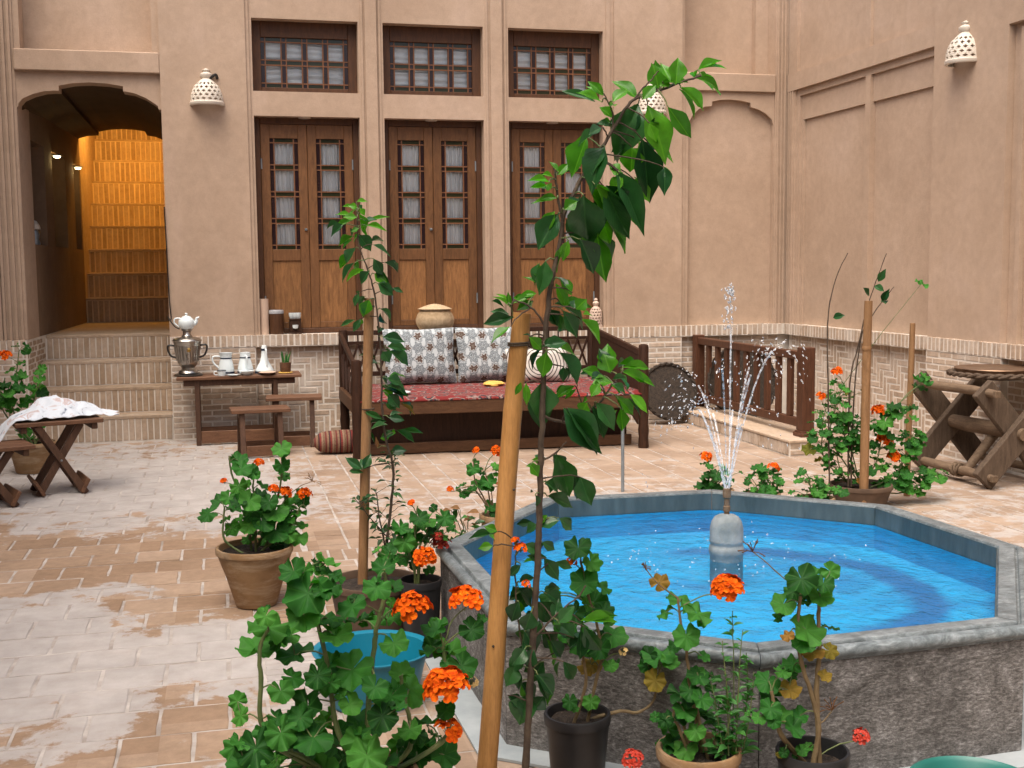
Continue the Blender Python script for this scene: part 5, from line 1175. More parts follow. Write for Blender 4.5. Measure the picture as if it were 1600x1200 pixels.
def pot(parent, c, rt, rb, h, mat, lip=.012, soil=.03, name='pot'):
    c = Vector(c)
    MB().lathe([(rb*.9, 0), (rb, .004), (lerp(rb, rt, .5), h*.5), (rt*.985, h-.035), (rt*.99, h-.03), (rt+lip*.4, h-.028), (rt+lip*.5, h-.006), (rt+lip*.2, h), (rt-lip*.6, h), (rt-lip, h-.012), (rt-lip*1.2, h-soil-.02), (rb*.6, h-soil-.03)], 36, c, .006).build(name, mat, parent, True); parent = parent.children[-1] if False else COL.objects[-1]
    m = MB(); N = 18; m.v.append((c.x, c.y, c.z+h-soil+.006))
    for r in (.35, .7, 1.0):
        for j in range(N): a = j*2*math.pi/N; m.v.append((c.x+math.cos(a)*r*(rt-lip*.95), c.y+math.sin(a)*r*(rt-lip*.95), c.z+h-soil+random.uniform(-.006, .008)))
    for j in range(N): m.f.append((0, 1+j, 1+(j+1) % N))
    for i in range(2):
        for j in range(N): a = 1+i*N+j; b = 1+i*N+(j+1) % N; m.f.append((a, a+N, b+N, b))
    m.build('soil', 'soil', parent, True)
def geranium(label, base, potspec, stems, leaves=(), flowers=(), auto=0, leaf=.08, Y=None, old=.06, woody=False, name='potted_geranium', dry=(), jit=.10, r0=.006, lsc=1.08, comp=.6):
    """stems: lists of pixel points (px, py, dY); leaves: (px, py, diameter px[, dY]); flowers: (px, py, size px, kind[, dY])"""
    t = thing(name, label, 'plant', (base[0], base[1], 0)); B0 = Vector(base)
    if potspec: pot(t, (base[0], base[1], base[2]-potspec[2]+.03), *potspec)
    paths = []
    for s in stems:
        pts = [B0 + Vector((random.uniform(-.03, .03), random.uniform(-.03, .03), -.02))] if s[0] is None else []
        pts += [at(q[0], q[1], Y+(q[2] if len(q) > 2 else 0)) for q in s if q is not None]
        paths.append(stem_tube(t, pts, r0, r0*.55, 'woody_stem' if woody else 'green_stem'))
    mpp = (B0-EYE).length/FPX
    for q in leaves:
        dy = q[3] if len(q) > 3 and not isinstance(q[3], str) else random.uniform(-jit, jit); c = at(q[0], q[1], Y+dy); isold = len(q) > 3 and q[-1] == 'old'
        f = nearest(paths, c); d = c-f; L = d.length
        if L > .16: f = f.lerp(c, 1-.16/L) if False else f
        out = Vector((d.x, d.y, 0)); out = out.normalized() if out.length > .001 else Vector((0, -1, 0))
        nn = (UPV*.75 + TOCAM*.55 + out*.35 + rv(.38)).normalized(); disc_leaf(t, c, q[2]*mpp*lsc, nn, out*.6+Vector((0, 0, -.6))+rv(.35), isold)
        if random.random() < comp:                         # a smaller leaf close by on the same stalk
            o2 = rv(.6)*q[2]*mpp; o2.y = abs(o2.y)*.6+.01; n2 = (UPV*.7+TOCAM*.5+rv(.6)).normalized(); disc_leaf(t, c+o2, q[2]*mpp*random.uniform(.45, .8), n2, out+rv(.6), random.random() < old*.5); stem_tube(t, [c-nn*.004, c+o2*.6-UPV*.004, c+o2], .0016, .0012, 'green_stem', 'petiole', 2)
        if L > .012: stem_tube(t, [f, f.lerp(c, .5)+Vector((0, 0, .012)), c-nn*.003], .0022, .0016, 'green_stem', 'petiole', 3)
    for path in paths:
        for k in range(auto):
            fr = random.uniform(.28, 1.0); f = path[min(len(path)-1, int(fr*(len(path)-1)))]; a = k*2.4+random.uniform(-.5, .5); L = leaf*random.uniform(.5, 1.15)
            out = Vector((math.cos(a), math.sin(a), 0)); c = f + out*L + UPV*random.uniform(.0, .5)*leaf; s = leaf*random.uniform(.55, 1.15)*(1.1-.35*fr)
            nn = (UPV*.8 + TOCAM*.35 + out*.45 + rv(.3)).normalized(); disc_leaf(t, c, s, nn, out+rv(.2), random.random() < old)
            stem_tube(t, [f, f.lerp(c, .55)+UPV*.01, c-nn*.002], .002, .0014, 'green_stem', 'petiole', 2)
    for q in flowers:
        c = at(q[0], q[1], Y+(q[4] if len(q) > 4 else 0)); flower(t, c, q[2]*mpp*.92, q[3], nearest(paths, c, -.03))
    for q in dry: c = at(q[0], q[1], Y); dried(t, c, nearest(paths, c, -.03), q[2]*mpp)
    return t, paths

# ---- big geranium in the left foreground
K = lambda L, x0, y0, s: [(x0+q[0]/s, y0+q[1]/s) + tuple(v/s if i == 0 and not isinstance(v, str) else v for i, v in enumerate(q[2:])) for q in L]
LV = K([(395, 175, 160), (600, 190, 120), (560, 130, 120), (470, 290, 190), (560, 270, 130), (450, 410, 190), (610, 510, 190), (580, 420, 120), (265, 470, 165), (250, 410, 100), (215, 590, 215), (400, 610, 170), (330, 800, 150), (120, 930, 120), (310, 940, 110), (470, 880, 220), (520, 720, 150), (700, 690, 190), (830, 260, 150), (920, 260, 100), (860, 160, 125), (700, 360, 120), (740, 430, 140), (880, 420, 150), (920, 550, 150), (1000, 790, 180), (900, 830, 170), (960, 710, 150), (1090, 970, 180), (770, 980, 210), (610, 1090, 230), (500, 1040, 170), (200, 1100, 190), (90, 1090, 140), (380, 1100, 180), (330, 1020, 130), (930, 1150, 200), (780, 1140, 190), (1190, 900, 120), (1140, 480, 140), (1130, 590, 140), (1200, 600, 160), (1270, 670, 120), (1180, 1130, 160), (820, 780, 120), (1320, 480, 120), (450, 1190, 220), (150, 1190, 180), (650, 1200, 190), (1040, 1130, 160), (560, 960, 150), (690, 870, 130), (420, 980, 130), (860, 930, 140), (300, 1200, 160), (840, 1210, 170), (560, 1230, 180), (730, 1060, 150), (1000, 1000, 140), (640, 780, 120)], 340, 840, 3.333)
G1Y = 2.92; b = at(560, 1225, G1Y)
geranium('large bushy geranium filling the left foreground, with big orange blooms', (b.x, G1Y, b.z), (.15, .11, .30, 'terracotta'),
  [[None, (424, 1160), (408, 1060), (407, 1010), (419, 985)], [None, (527, 1140), (516, 1060), (504, 1005), (482, 925), (470, 900)], [None, (576, 1100), (586, 1000), (590, 975), (602, 920), (600, 890)], [None, (640, 1170), (632, 1090), (625, 1055)], [None, (690, 1160), (700, 1090), (693, 1010)], [None, (470, 1180), (390, 1165)]],
  LV, [(643, 951, 58, 'full'), (728, 938, 54, 'full'), (698, 1077, 78, 'full', -.06), (698, 1142, 56, 'half', -.04), (736, 1066, 26, 'pale')], Y=G1Y, r0=.0075, comp=1.0, lsc=1.12)

# ---- geranium in the terracotta pot on the paving
gy = 5.72; c0 = at(398, 856, gy)
geranium('geranium with orange blooms in a terracotta pot standing alone on the paving', (c0.x, gy, c0.z-.02), (.178, .098, c0.z+.008, 'terracotta'),
  [[None, (385, 800), (362, 740), (358, 712)], [None, (430, 790), (440, 740), (442, 700)], [None, (400, 790), (395, 760), (400, 735)], [None, (352, 845), (350, 800), (352, 790)], [None, (455, 820), (470, 790), (478, 795)], [None, (425, 830), (440, 790), (455, 770)]],
  K([(140, 570, 110), (215, 500, 100), (330, 240, 150), (350, 290, 120), (600, 165, 120), (600, 265, 105), (610, 340, 100), (330, 400, 130), (300, 545, 120), (400, 490, 150), (450, 460, 130), (420, 560, 150), (330, 500, 120), (480, 395, 100), (560, 560, 140), (650, 520, 150), (690, 570, 130), (640, 600, 130), (560, 680, 140), (700, 720, 110), (290, 660, 100), (400, 640, 130), (480, 620, 130), (520, 500, 120), (720, 510, 100), (430, 330, 90), (640, 700, 120), (480, 790, 110), (390, 730, 110), (570, 770, 100), (620, 770, 90), (700, 640, 100), (350, 590, 110), (460, 700, 110), (600, 470, 110), (270, 470, 90)], 290, 660, 4), [(405, 723, 21, 'half'), (350, 752, 15, 'half'), (428, 764, 22, 'half'), (445, 771, 26, 'full'), (476, 772, 24, 'full')], Y=gy, dry=[(488, 752, 17)], r0=.006, jit=.12)

# ---- staked citrus-like sapling beside the bench, in its pot
sy = 5.0; c1 = at(585, 905, sy)
t = thing('potted_sapling', 'slim leafy sapling tied to the thinner stake in front of the daybed', 'plant', (c1.x, sy, 0)); pot(t, (c1.x, sy, 0), .19, .15, c1.z, 'dark_pot')
tr_ = stem_tube(t, [Vector((at(603, 900, sy).x, sy, c1.z-.04))] + [at(x, y, sy) for x, y in ((604, 850), (612, 780), (614, 730), (604, 690), (597, 640), (596, 583), (592, 515), (585, 459), (574, 419), (561, 382), (558, 330))], .0065, .0025, 'bark')
t2_ = stem_tube(t, [at(603, 860, sy), at(594, 815, sy-.02), (at(588, 770, sy-.03))], .004, .002, 'bark'); t3_ = stem_tube(t, [at(606, 840, sy), at(575, 805, sy-.05), at(560, 785, sy-.06)], .003, .0015, 'bark')
mpp = 5.2/FPX
def leaf_list(t, L, x0, y0, s, y, paths, jit=.06, dark='citrus_dark', comp=1.25):
    for q in L:
        a, b = at(x0+q[0]/s, y0+q[1]/s, y+random.uniform(-jit, jit)), None; b = at(x0+q[2]/s, y0+q[3]/s, a.y+random.uniform(-.3, .3)*math.hypot(q[2]-q[0], q[3]-q[1])/s*(y/FPX))
        w = q[4]/s*(a-EYE).length/FPX; kind = {'l': 'citrus_light', 'd': dark, 'y': 'dry_leaf'}[q[5] if len(q) > 5 else 'd']
        leaf_obj(t, random.choice(CIT[kind]), a, b, w*1.16, (TOCAM*.8+UPV*.6+rv(.35)))
        for _k in range(int(comp) + (random.random() < comp % 1)):     # more leaves close behind
            o = Vector((random.uniform(-.03, .03), random.uniform(.01, .06), random.uniform(-.03, .03)))*(y/3.0); sc_ = random.uniform(.55, .95)
            leaf_obj(t, random.choice(CIT[kind if random.random() < .7 else ('citrus_light' if kind == dark else dark)]), a+o*.4, a+o+(b-a+rv(.4)*(b-a).length)*sc_, w*1.15*sc_, (TOCAM*.8+UPV*.6+rv(.5)))
        f = nearest(paths, a, .05); d = (f-a).length
        if d > .006: stem_tube(t, [f, f.lerp(a, .6)+UPV*.006, a], .0022, .0014, 'bark' if d > .06 else 'green_stem', 'petiole', 3)
L2 = [(130, 180, 55, 235, 48), (215, 240, 285, 325, 72), (290, 290, 395, 348, 52), (255, 185, 372, 208, 28, 'l'), (195, 308, 130, 388, 66), (190, 390, 108, 485, 36), (295, 368, 350, 462, 52), (355, 388, 442, 432, 36), (272, 438, 212, 502, 58), (300, 450, 372, 500, 62, 'l'), (320, 505, 408, 572, 62), (400, 530, 462, 552, 26), (270, 595, 245, 685, 58, 'l'), (335, 645, 402, 705, 48), (222, 700, 184, 772, 36), (215, 560, 188, 632, 32), (345, 800, 472, 822, 62), (385, 878, 500, 955, 72), (345, 880, 385, 940, 62), (365, 1025, 465, 1060, 58), (320, 945, 240, 925, 32), (370, 1085, 492, 1122, 48), (375, 1115, 440, 1192, 62), (245, 155, 315, 148, 32), (205, 85, 160, 70, 34, 'l'), (200, 55, 268, 40, 26, 'l'), (205, 140, 125, 138, 40, 'l'), (215, 120, 255, 225, 44, 'l'), (180, 245, 98, 295, 48, 'l'), (215, 200, 170, 220, 30, 'l'), (220, 90, 250, 130, 30, 'l')]
leaf_list(t, L2, 500, 300, 3.53, sy, [tr_])
L3 = [(510, 850, 610, 862, 50), (500, 895, 385, 905, 42), (540, 945, 462, 970, 52), (560, 930, 680, 1002, 44), (520, 1062, 622, 1048, 62), (345, 1175, 235, 1098, 52), (350, 1170, 400, 1075, 52), (500, 650, 640, 700, 70), (490, 760, 560, 800, 50), (580, 760, 690, 830, 24, 'y'), (440, 1040, 430, 970, 22, 'y')]
leaf_list(t, L3, 480, 440, 4, sy, [tr_])
for k in range(95):
    pth = random.choice((tr_[:26], tr_[4:26], t2_, t3_)); f = random.choice(pth)
    if f.z > at(600, 705, sy).z: continue
    d = Vector((random.uniform(-1, 1), random.uniform(-1, 1), random.uniform(-.2, .8))).normalized(); a = f+d*random.uniform(.004, .05); L = random.uniform(.028, .05)
    leaf_obj(t, random.choice(CIT['small_leaf']), a, a+(d+Vector((0, 0, -.3))).normalized()*L, L*.5, UPV+rv(.5))
    stem_tube(t, [f, a], .0014, .001, 'bark', 'twig', 2)
s = thing('wooden_stake', 'thin brown wooden stake supporting the slim sapling', 'stake', (c1.x-.06, sy, .2))
MB().tube([at(566, 935, sy+.04), at(570, 760, sy+.04), at(574, 600, sy+.04), at(577, 466, sy+.04)], [.021, .0215, .0215, .021], 14).build('pole', 'stake2', s, True)
for yy in (640, 480): q = at(575, yy, sy+.04); MB().tube([(q.x+math.cos(a*.5)*.026, q.y+math.sin(a*.5)*.026, q.z+.002*a*.2) for a in range(14)], .003, 5).build('tie', 'bark', s, True)

# ---- geranium in the black pot at the pool's left corner
gy = 4.75; c2 = at(657, 908, gy)
geranium('geranium in a black plastic pot against the left corner of the pool', (c2.x, gy, c2.z-.02), (.085, .068, c2.z+.01, 'black_plastic', .008),
  [[None, (655, 860), (668, 830), (672, 815)], [None, (640, 865), (628, 845), (622, 835)], [None, (660, 860), (690, 820), (690, 805)], [None, (648, 840), (652, 790)]],
  K([(1370, 690, 150), (1500, 620, 160), (1510, 715, 125), (1250, 830, 95), (1380, 840, 130), (1590, 640, 110), (1340, 660, 110), (1430, 770, 120), (1460, 600, 110), (1540, 660, 120), (1600, 700, 100), (1620, 600, 110), (1300, 860, 100), (1440, 880, 90), (1520, 920, 90), (1370, 750, 110)], 290, 660, 4), [(663, 872, 40, 'full', -.08), (688, 850, 34, 'red', .05), (643, 787, 17, 'half'), (683, 838, 20, 'red')], Y=gy, r0=.005, jit=.06)

# ---- tall citrus sapling and its bamboo stake in front
cy = 3.0; c3 = at(818, 1240, cy)
T = thing('citrus_sapling', 'tall citrus sapling with large drooping leaves in the centre foreground', 'sapling', (c3.x, cy, 0)); pot(T, (c3.x, cy, 0), .15, .11, c3.z, 'terracotta')
V = lambda L, dy=0: [at(x, y, cy+dy) for x, y in L]
trunk = stem_tube(T, [Vector((c3.x, cy, c3.z-.03))] + V([(822, 1190), (828, 1080), (834, 980), (840, 880), (843, 800), (845, 720), (848, 640), (850, 560), (855, 490), (864, 430), (878, 365), (882, 335), (905, 285), (935, 240), (965, 190), (985, 160), (1010, 147), (1050, 134), (1095, 118)]), .0105, .0028, 'bark')
br1 = stem_tube(T, V([(880, 345), (873, 315), (868, 280), (866, 262)]), .004, .002, 'bark', 'branch')
br2 = stem_tube(T, V([(849, 650), (885, 660), (915, 645), (940, 625), (958, 600), (975, 578)], -.0), .0045, .002, 'bark', 'branch')
br3 = stem_tube(T, V([(985, 160), (1005, 138), (1018, 125), (1028, 112)]), .0025, .0015, 'bark', 'branch')
br4 = stem_tube(T, V([(955, 205), (958, 180), (948, 155), (940, 140)]), .0025, .0015, 'bark', 'branch')
br5 = stem_tube(T, V([(846, 720), (868, 708), (885, 690)]), .003, .002, 'bark', 'branch'); br6 = stem_tube(T, V([(853, 510), (830, 480), (805, 470), (798, 478)]), .003, .0018, 'bark', 'branch')
br7 = stem_tube(T, V([(832, 1000), (870, 960), (905, 930), (915, 915)]), .003, .0018, 'bark', 'branch'); br8 = stem_tube(T, V([(829, 1060), (812, 990), (805, 900), (808, 850)], .03), .003, .0018, 'bark', 'branch')
PB = [trunk, br1, br2, br3, br4, br5, br6, br7, br8]
LC = [(520, 270, 415, 518, 142), (560, 275, 662, 528, 112, 'l'), (655, 285, 762, 430, 72, 'l'), (535, 430, 582, 732, 115), (365, 468, 282, 662, 110), (282, 425, 212, 605, 92, 'l'), (268, 690, 288, 918, 155), (152, 775, 58, 935, 105), (418, 575, 556, 858, 92), (362, 645, 482, 905, 95), (358, 785, 478, 946, 72, 'l'), (332, 872, 362, 1090, 92, 'l'), (255, 890, 322, 1048, 105), (512, 245, 415, 148, 66, 'l'), (612, 205, 588, 80, 90, 'l'), (690, 182, 702, 55, 72, 'l'), (775, 150, 925, 198, 62, 'l'), (790, 118, 902, 65, 42, 'l'), (712, 195, 848, 292, 58, 'l'), (352, 262, 240, 208, 54, 'l'), (358, 232, 298, 162, 42, 'l'), (402, 262, 470, 190, 54, 'l'), (405, 335, 342, 282, 48, 'l'), (490, 470, 488, 585, 95, 'l'), (605, 480, 685, 532, 46, 'l'), (570, 360, 602, 445, 44, 'l'), (110, 628, 15, 614, 34, 'l'), (152, 582, 112, 528, 28, 'l'), (152, 595, 198, 540, 36, 'l'), (148, 702, 60, 694, 34, 'l'), (180, 755, 240, 712, 56, 'l'), (95, 990, 68, 1148, 68), (200, 895, 168, 990, 46, 'l'), (500, 615, 575, 715, 66, 'l'), (640, 560, 640, 690, 60), (440, 580, 395, 560, 60, 'l'), (350, 380, 290, 400, 50), (390, 370, 330, 350, 40), (450, 600, 385, 680, 70, 'l'), (540, 250, 600, 180, 50, 'l'), (630, 170, 750, 160, 52, 'l'), (560, 440, 620, 480, 60), (100, 1080, 60, 1000, 30, 'l'), (320, 640, 390, 735, 70, 'l'), (120, 660, 100, 640, 40, 'l')]
leaf_list(T, LC, 820, 70, 2.927, cy, PB)
LD = [(280, 192, 175, 218, 38, 'l'), (278, 212, 202, 255, 48, 'l'), (185, 288, 40, 312, 58), (172, 330, 82, 402, 54, 'l'), (405, 108, 472, 185, 54, 'l'), (398, 210, 560, 238, 44, 'l'), (418, 255, 492, 385, 66), (505, 295, 604, 405, 54, 'l'), (405, 455, 505, 600, 86), (322, 588, 320, 775, 125), (440, 712, 605, 915, 105), (640, 548, 612, 455, 88, 'l'), (700, 522, 845, 510, 50, 'l'), (690, 540, 828, 584, 54, 'l'), (555, 600, 650, 588, 66, 'l'), (680, 668, 752, 745, 64, 'l'), (735, 648, 818, 735, 46, 'l'), (575, 688, 668, 815, 76), (532, 688, 498, 745, 64, 'l'), (688, 715, 702, 825, 54, 'l'), (475, 608, 375, 668, 40, 'l'), (245, 595, 250, 702, 34, 'l'), (390, 930, 455, 1135, 108), (500, 1035, 550, 1175, 88), (335, 1060, 415, 1105, 66), (345, 1125, 475, 1175, 66), (265, 978, 308, 1032, 48, 'l'), (330, 420, 440, 400, 60), (355, 250, 400, 330, 60), (260, 380, 330, 440, 50, 'l'), (340, 450, 320, 570, 70, 'l'), (420, 520, 420, 590, 40), (600, 560, 510, 530, 54, 'l'), (590, 600, 550, 660, 50, 'l'), (650, 600, 720, 640, 40), (160, 230, 105, 180, 22, 'l'), (170, 240, 160, 165, 22, 'l'), (480, 250, 530, 200, 60, 'l'), (460, 170, 430, 130, 40, 'l'), (320, 960, 290, 930, 40), (290, 1120, 300, 1180, 30)]
leaf_list(T, LD, 740, 400, 3, cy, PB)
LE = [(300, 60, 240, 90, 50), (310, 70, 400, 30, 60), (400, 30, 468, 85, 55), (320, 140, 385, 178, 42), (300, 180, 235, 150, 50), (330, 215, 405, 320, 60), (380, 235, 470, 262, 38), (300, 220, 255, 200, 40), (215, 330, 290, 300, 40), (210, 360, 290, 440, 80), (300, 420, 380, 520, 90), (210, 420, 170, 520, 70), (400, 520, 470, 440, 60), (520, 540, 600, 660, 80), (470, 590, 400, 520, 70), (500, 510, 680, 510, 60, 'l'), (450, 640, 540, 560, 60), (330, 700, 260, 800, 80), (240, 640, 180, 720, 70), (300, 760, 380, 860, 80), (250, 860, 200, 1000, 110), (280, 930, 330, 860, 70), (240, 560, 300, 660, 90), (320, 560, 390, 640, 80), (200, 720, 150, 820, 70), (420, 700, 480, 800, 60), (160, 860, 230, 920, 60), (90, 160, 20, 165, 40, 'l'), (110, 90, 50, 65, 40, 'l'), (250, 380, 200, 460, 60), (350, 470, 440, 560, 70), (270, 470, 240, 560, 80), (360, 600, 420, 690, 60), (280, 640, 250, 740, 70), (220, 800, 300, 870, 60), (310, 510, 260, 610, 80), (340, 380, 420, 430, 60), (220, 250, 170, 300, 40)]
leaf_list(T, LE, 740, 800, 3, cy+.03, PB)
for x, y, s_ in ((813, 857, 26), (822, 913, 18), (806, 845, 16)): flower(T, at(x, y, cy-.02), s_*3.1/FPX, 'half', nearest(PB, at(x, y, cy), -.02))
P = thing('bamboo_stake', 'thick golden bamboo stake leaning beside the tall citrus sapling', 'stake', (at(762, 1230, 3.08).x, 3.08, 0))
pp = [at(757, 1240, 3.08), at(764, 1160, 3.08), at(775, 1010, 3.08), at(789, 800, 3.08), at(803, 620, 3.08), at(816, 489, 3.08)]; rr = [.0275, .0272, .0268, .0262, .0255, .0247]
P0, R0 = catmull(pp, 8), []
for i in range(len(P0)): R0.append(lerp(.0278, .0245, i/(len(P0)-1))*(1.03 if i % 13 == 5 else 1))
MB().tube(P0, R0, 20).build('pole', 'stake', P, True)
q = at(810, 541, 3.08); MB().tube([(q.x+math.cos(a*.45)*.0275, q.y+math.sin(a*.45)*.0275, q.z+.0004*a) for a in range(30)], .0028, 6).tube(catmull([(q.x+.027, q.y, q.z), (q.x+.05, q.y-.01, q.z-.01), at(850, 545, cy)], 4), .0025, 6).build('tie', 'bark', P, True)
for yy, dx in ((765, 8), (1010, -6)): q = at(795 - (yy-765)*.075+dx, yy, 3.055); MB().lathe([(.004, 0), (.0035, .002), (.001, .003)], 8).build('knot', 'bark', P, True).matrix_basis = Matrix.Translation(q) @ Matrix.Rotation(R(90), 4, 'X')

# ---- pots standing before the pool
gy = 3.36; c4 = at(902, 1118, gy)
geranium('leggy geranium in a black pot before the pool, one stem bending right', (c4.x, gy, c4.z-.02), (.098, .078, c4.z+.01, 'black_plastic', .009),
  [[None, (932, 1060), (940, 1010), (918, 925), (907, 875)], [None, (915, 1070), (908, 1000), (915, 940)], [None, (960, 1113), (1000, 1112), (1023, 1090), (1031, 1045)]],
  K([(490, 170, 112), (550, 235, 122), (520, 330, 135), (600, 350, 90), (560, 430, 130), (650, 575, 125), (610, 460, 110), (450, 890, 85), (550, 890, 85), (870, 680, 150), (850, 790, 95, 'old'), (550, 715, 115, 'old'), (350, 400, 110), (380, 380, 90), (500, 600, 120), (560, 560, 110), (640, 720, 70), (430, 560, 100), (620, 500, 100), (920, 700, 100), (820, 670, 90), (590, 640, 110), (470, 480, 110)], 740, 800, 3), [(893, 878, 22, 'half'), (974, 1018, 18, 'pale')], Y=gy, woody=True, r0=.006, jit=.05, dry=[])
gy = 3.10; c5 = at(1092, 1172, gy)
g5, paths5 = geranium('geranium with a single orange bloom in a terracotta pot before the pool', (c5.x, gy, c5.z-.02), (.118, .088, c5.z+.01, 'terracotta'),
  [[None, (1077, 1060), (1072, 1010), (1063, 970), (1060, 935)], [None, (1060, 1100), (1050, 1130)], [None, (1085, 1080), (1098, 1050)], [None, (1062, 1140), (1050, 1120)]],
  K([(220, 330, 155), (130, 390, 105), (300, 395, 130), (240, 515, 135), (300, 720, 130), (350, 775, 110), (225, 825, 150), (170, 940, 150), (230, 905, 110), (260, 800, 120), (320, 840, 120), (380, 720, 100), (330, 620, 90), (190, 560, 90), (290, 900, 110), (200, 1050, 130), (290, 1010, 120), (150, 1080, 100), (360, 960, 110), (240, 1110, 120), (330, 1080, 110), (130, 950, 80)], 1000, 840, 3.333), [(1137, 922, 56, 'full')], Y=gy, woody=True, r0=.0055, jit=.05, dry=[(1009, 890, 12)])
hb = thing('leafy_herb', 'upright small leaved herb growing in the terracotta pot before the pool', 'plant', (at(1140, 1170, 3.06).x, 3.06, c5.z))
for stx in ([(1138, 1180), (1136, 1080), (1128, 1000)], [(1145, 1180), (1146, 1050), (1144, 955)], [(1150, 1180), (1155, 1060), (1160, 985)], [(1160, 1180), (1172, 1110), (1178, 1050)], [(1130, 1180), (1118, 1100), (1110, 1060)], [(1155, 1180), (1168, 1080), (1166, 1020)], [(1125, 1185), (1140, 1120), (1132, 1050)], [(1120, 1170), (1118, 1130), (1126, 1090)]):
    Q = stem_tube(hb, [at(x, y, 3.06+random.uniform(-.03, .03)) for x, y in stx], .0024, .0012); k = 0
    while k < 22:
        k += 1; fr = random.uniform(.05, 1); f = Q[int(fr*(len(Q)-1))]; a = k*2.4; L = random.uniform(.03, .052)*(1.15-.55*fr); d = Vector((math.cos(a), math.sin(a), random.uniform(.1, .8))).normalized()
        leaf_obj(hb, random.choice(CIT['herb_leaf']), f, f+d*L, L*.42, UPV+rv(.3))
gy = 2.98; c6 = at(1270, 1176, gy)
geranium('leggy geranium with bare woody stems in a grey black pot before the pool', (c6.x, gy, c6.z-.02), (.1, .082, c6.z+.01, 'black_plastic', .009, .05),
  [[None, (1279, 1140), (1272, 1100), (1252, 1035), (1246, 985), (1252, 925)], [None, (1276, 1080), (1280, 1020), (1279, 960), (1282, 925)], [None, (1222, 1150), (1212, 1110), (1205, 1080)]],
  K([(840, 215, 165), (955, 240, 125), (745, 350, 115), (900, 335, 145), (865, 480, 155), (990, 470, 95), (850, 545, 115), (770, 510, 85, 'old'), (800, 660, 110), (900, 590, 125, 'old'), (960, 720, 80, 'old'), (990, 590, 70, 'old'), (665, 750, 125), (685, 825, 115), (740, 930, 115), (680, 890, 105), (795, 990, 105), (620, 940, 95), (775, 790, 105, 'old'), (830, 930, 90), (800, 280, 110), (940, 310, 110), (700, 960, 90), (840, 1110, 70), (750, 1120, 60), (740, 700, 100), (880, 1090, 60), (870, 270, 120)], 1000, 840, 3.333), [(1346, 1152, 30, 'red')], Y=gy, woody=True, r0=.0085, jit=.05, dry=[(1176, 862, 26), (1300, 1110, 24), (1308, 902, 8)])
geo = at(988, 1186, 3.0); fl = thing('fallen_bloom', 'red geranium bloom low at the bottom edge between the black and terracotta pots', 'flower', geo); flower(fl, geo, .06, 'red', geo-Vector((0, 0, .12)))

# ---- basin and tub
q = at(582, 1012, 4.3); bs = thing('plastic_basin', 'round teal plastic basin behind the big foreground geranium', 'basin', (q.x, 4.3, 0)); h = q.z
MB().lathe([(.15, 0), (.16, .003), (.205, h-.01), (.222, h-.006), (.224, h), (.215, h+.002), (.20, h-.006), (.155, .015), (.001, .012)], 44, (q.x, 4.3, .0)).build('bowl', 'teal', bs, True); MB().lathe([(.16, h*.25), (.175, h*.25), (.001, h*.25)], 40, (q.x, 4.3, .0)).build('water_inside', 'teal', bs, True)
q = at(1525, 1222, 2.78); gt = thing('plastic_tub', 'dark green plastic tub at the lower right corner', 'tub', (q.x, 2.78, 0)); h = q.z
MB().lathe([(.13, 0), (.14, .003), (.165, h-.012), (.178, h-.008), (.18, h), (.172, h+.003), (.160, h-.008), (.134, .015), (.001, .012)], 44, (q.x, 2.78, 0)).build('bowl', 'green_plastic', gt, True); MB().lathe([(.158, h-.03), (.001, h-.03)], 40, (q.x, 2.78, 0)).build('water_inside', 'green_plastic', gt, True)

# ---- geranium at the left wall
gy = 10.12; c7 = at(50, 692, gy)
geranium('geranium in a terracotta pot behind the folding table at the left', (c7.x, gy, c7.z-.02), (.185, .13, c7.z+.01, 'terracotta'),
  [[None, (20, 640), (25, 590), (30, 548)], [None, (50, 640), (62, 600), (65, 575)], [None, (10, 650), (0, 620), (8, 590)], [None, (70, 660), (75, 640)], [None, (20, 660), (15, 640)]],
  K([(25, 605, 48), (60, 635, 50), (110, 655, 44), (150, 515, 40), (120, 540, 42), (135, 450, 40), (165, 420, 36), (85, 395, 44), (40, 530, 44), (40, 500, 40), (160, 550, 44), (310, 400, 40), (330, 375, 36), (310, 470, 42), (240, 520, 44), (300, 545, 46), (220, 600, 50), (330, 570, 40), (30, 680, 50), (100, 700, 50), (200, 640, 46), (180, 880, 50), (260, 860, 46), (320, 840, 44), (230, 920, 46), (120, 202, 32), (200, 202, 34), (205, 250, 40), (165, 340, 44), (180, 435, 40), (300, 930, 40), (70, 580, 40), (10, 640, 44)], 0, 500, 5), [(7, 556, 20, 'full')], Y=gy, r0=.007, jit=.14, lsc=2.3)

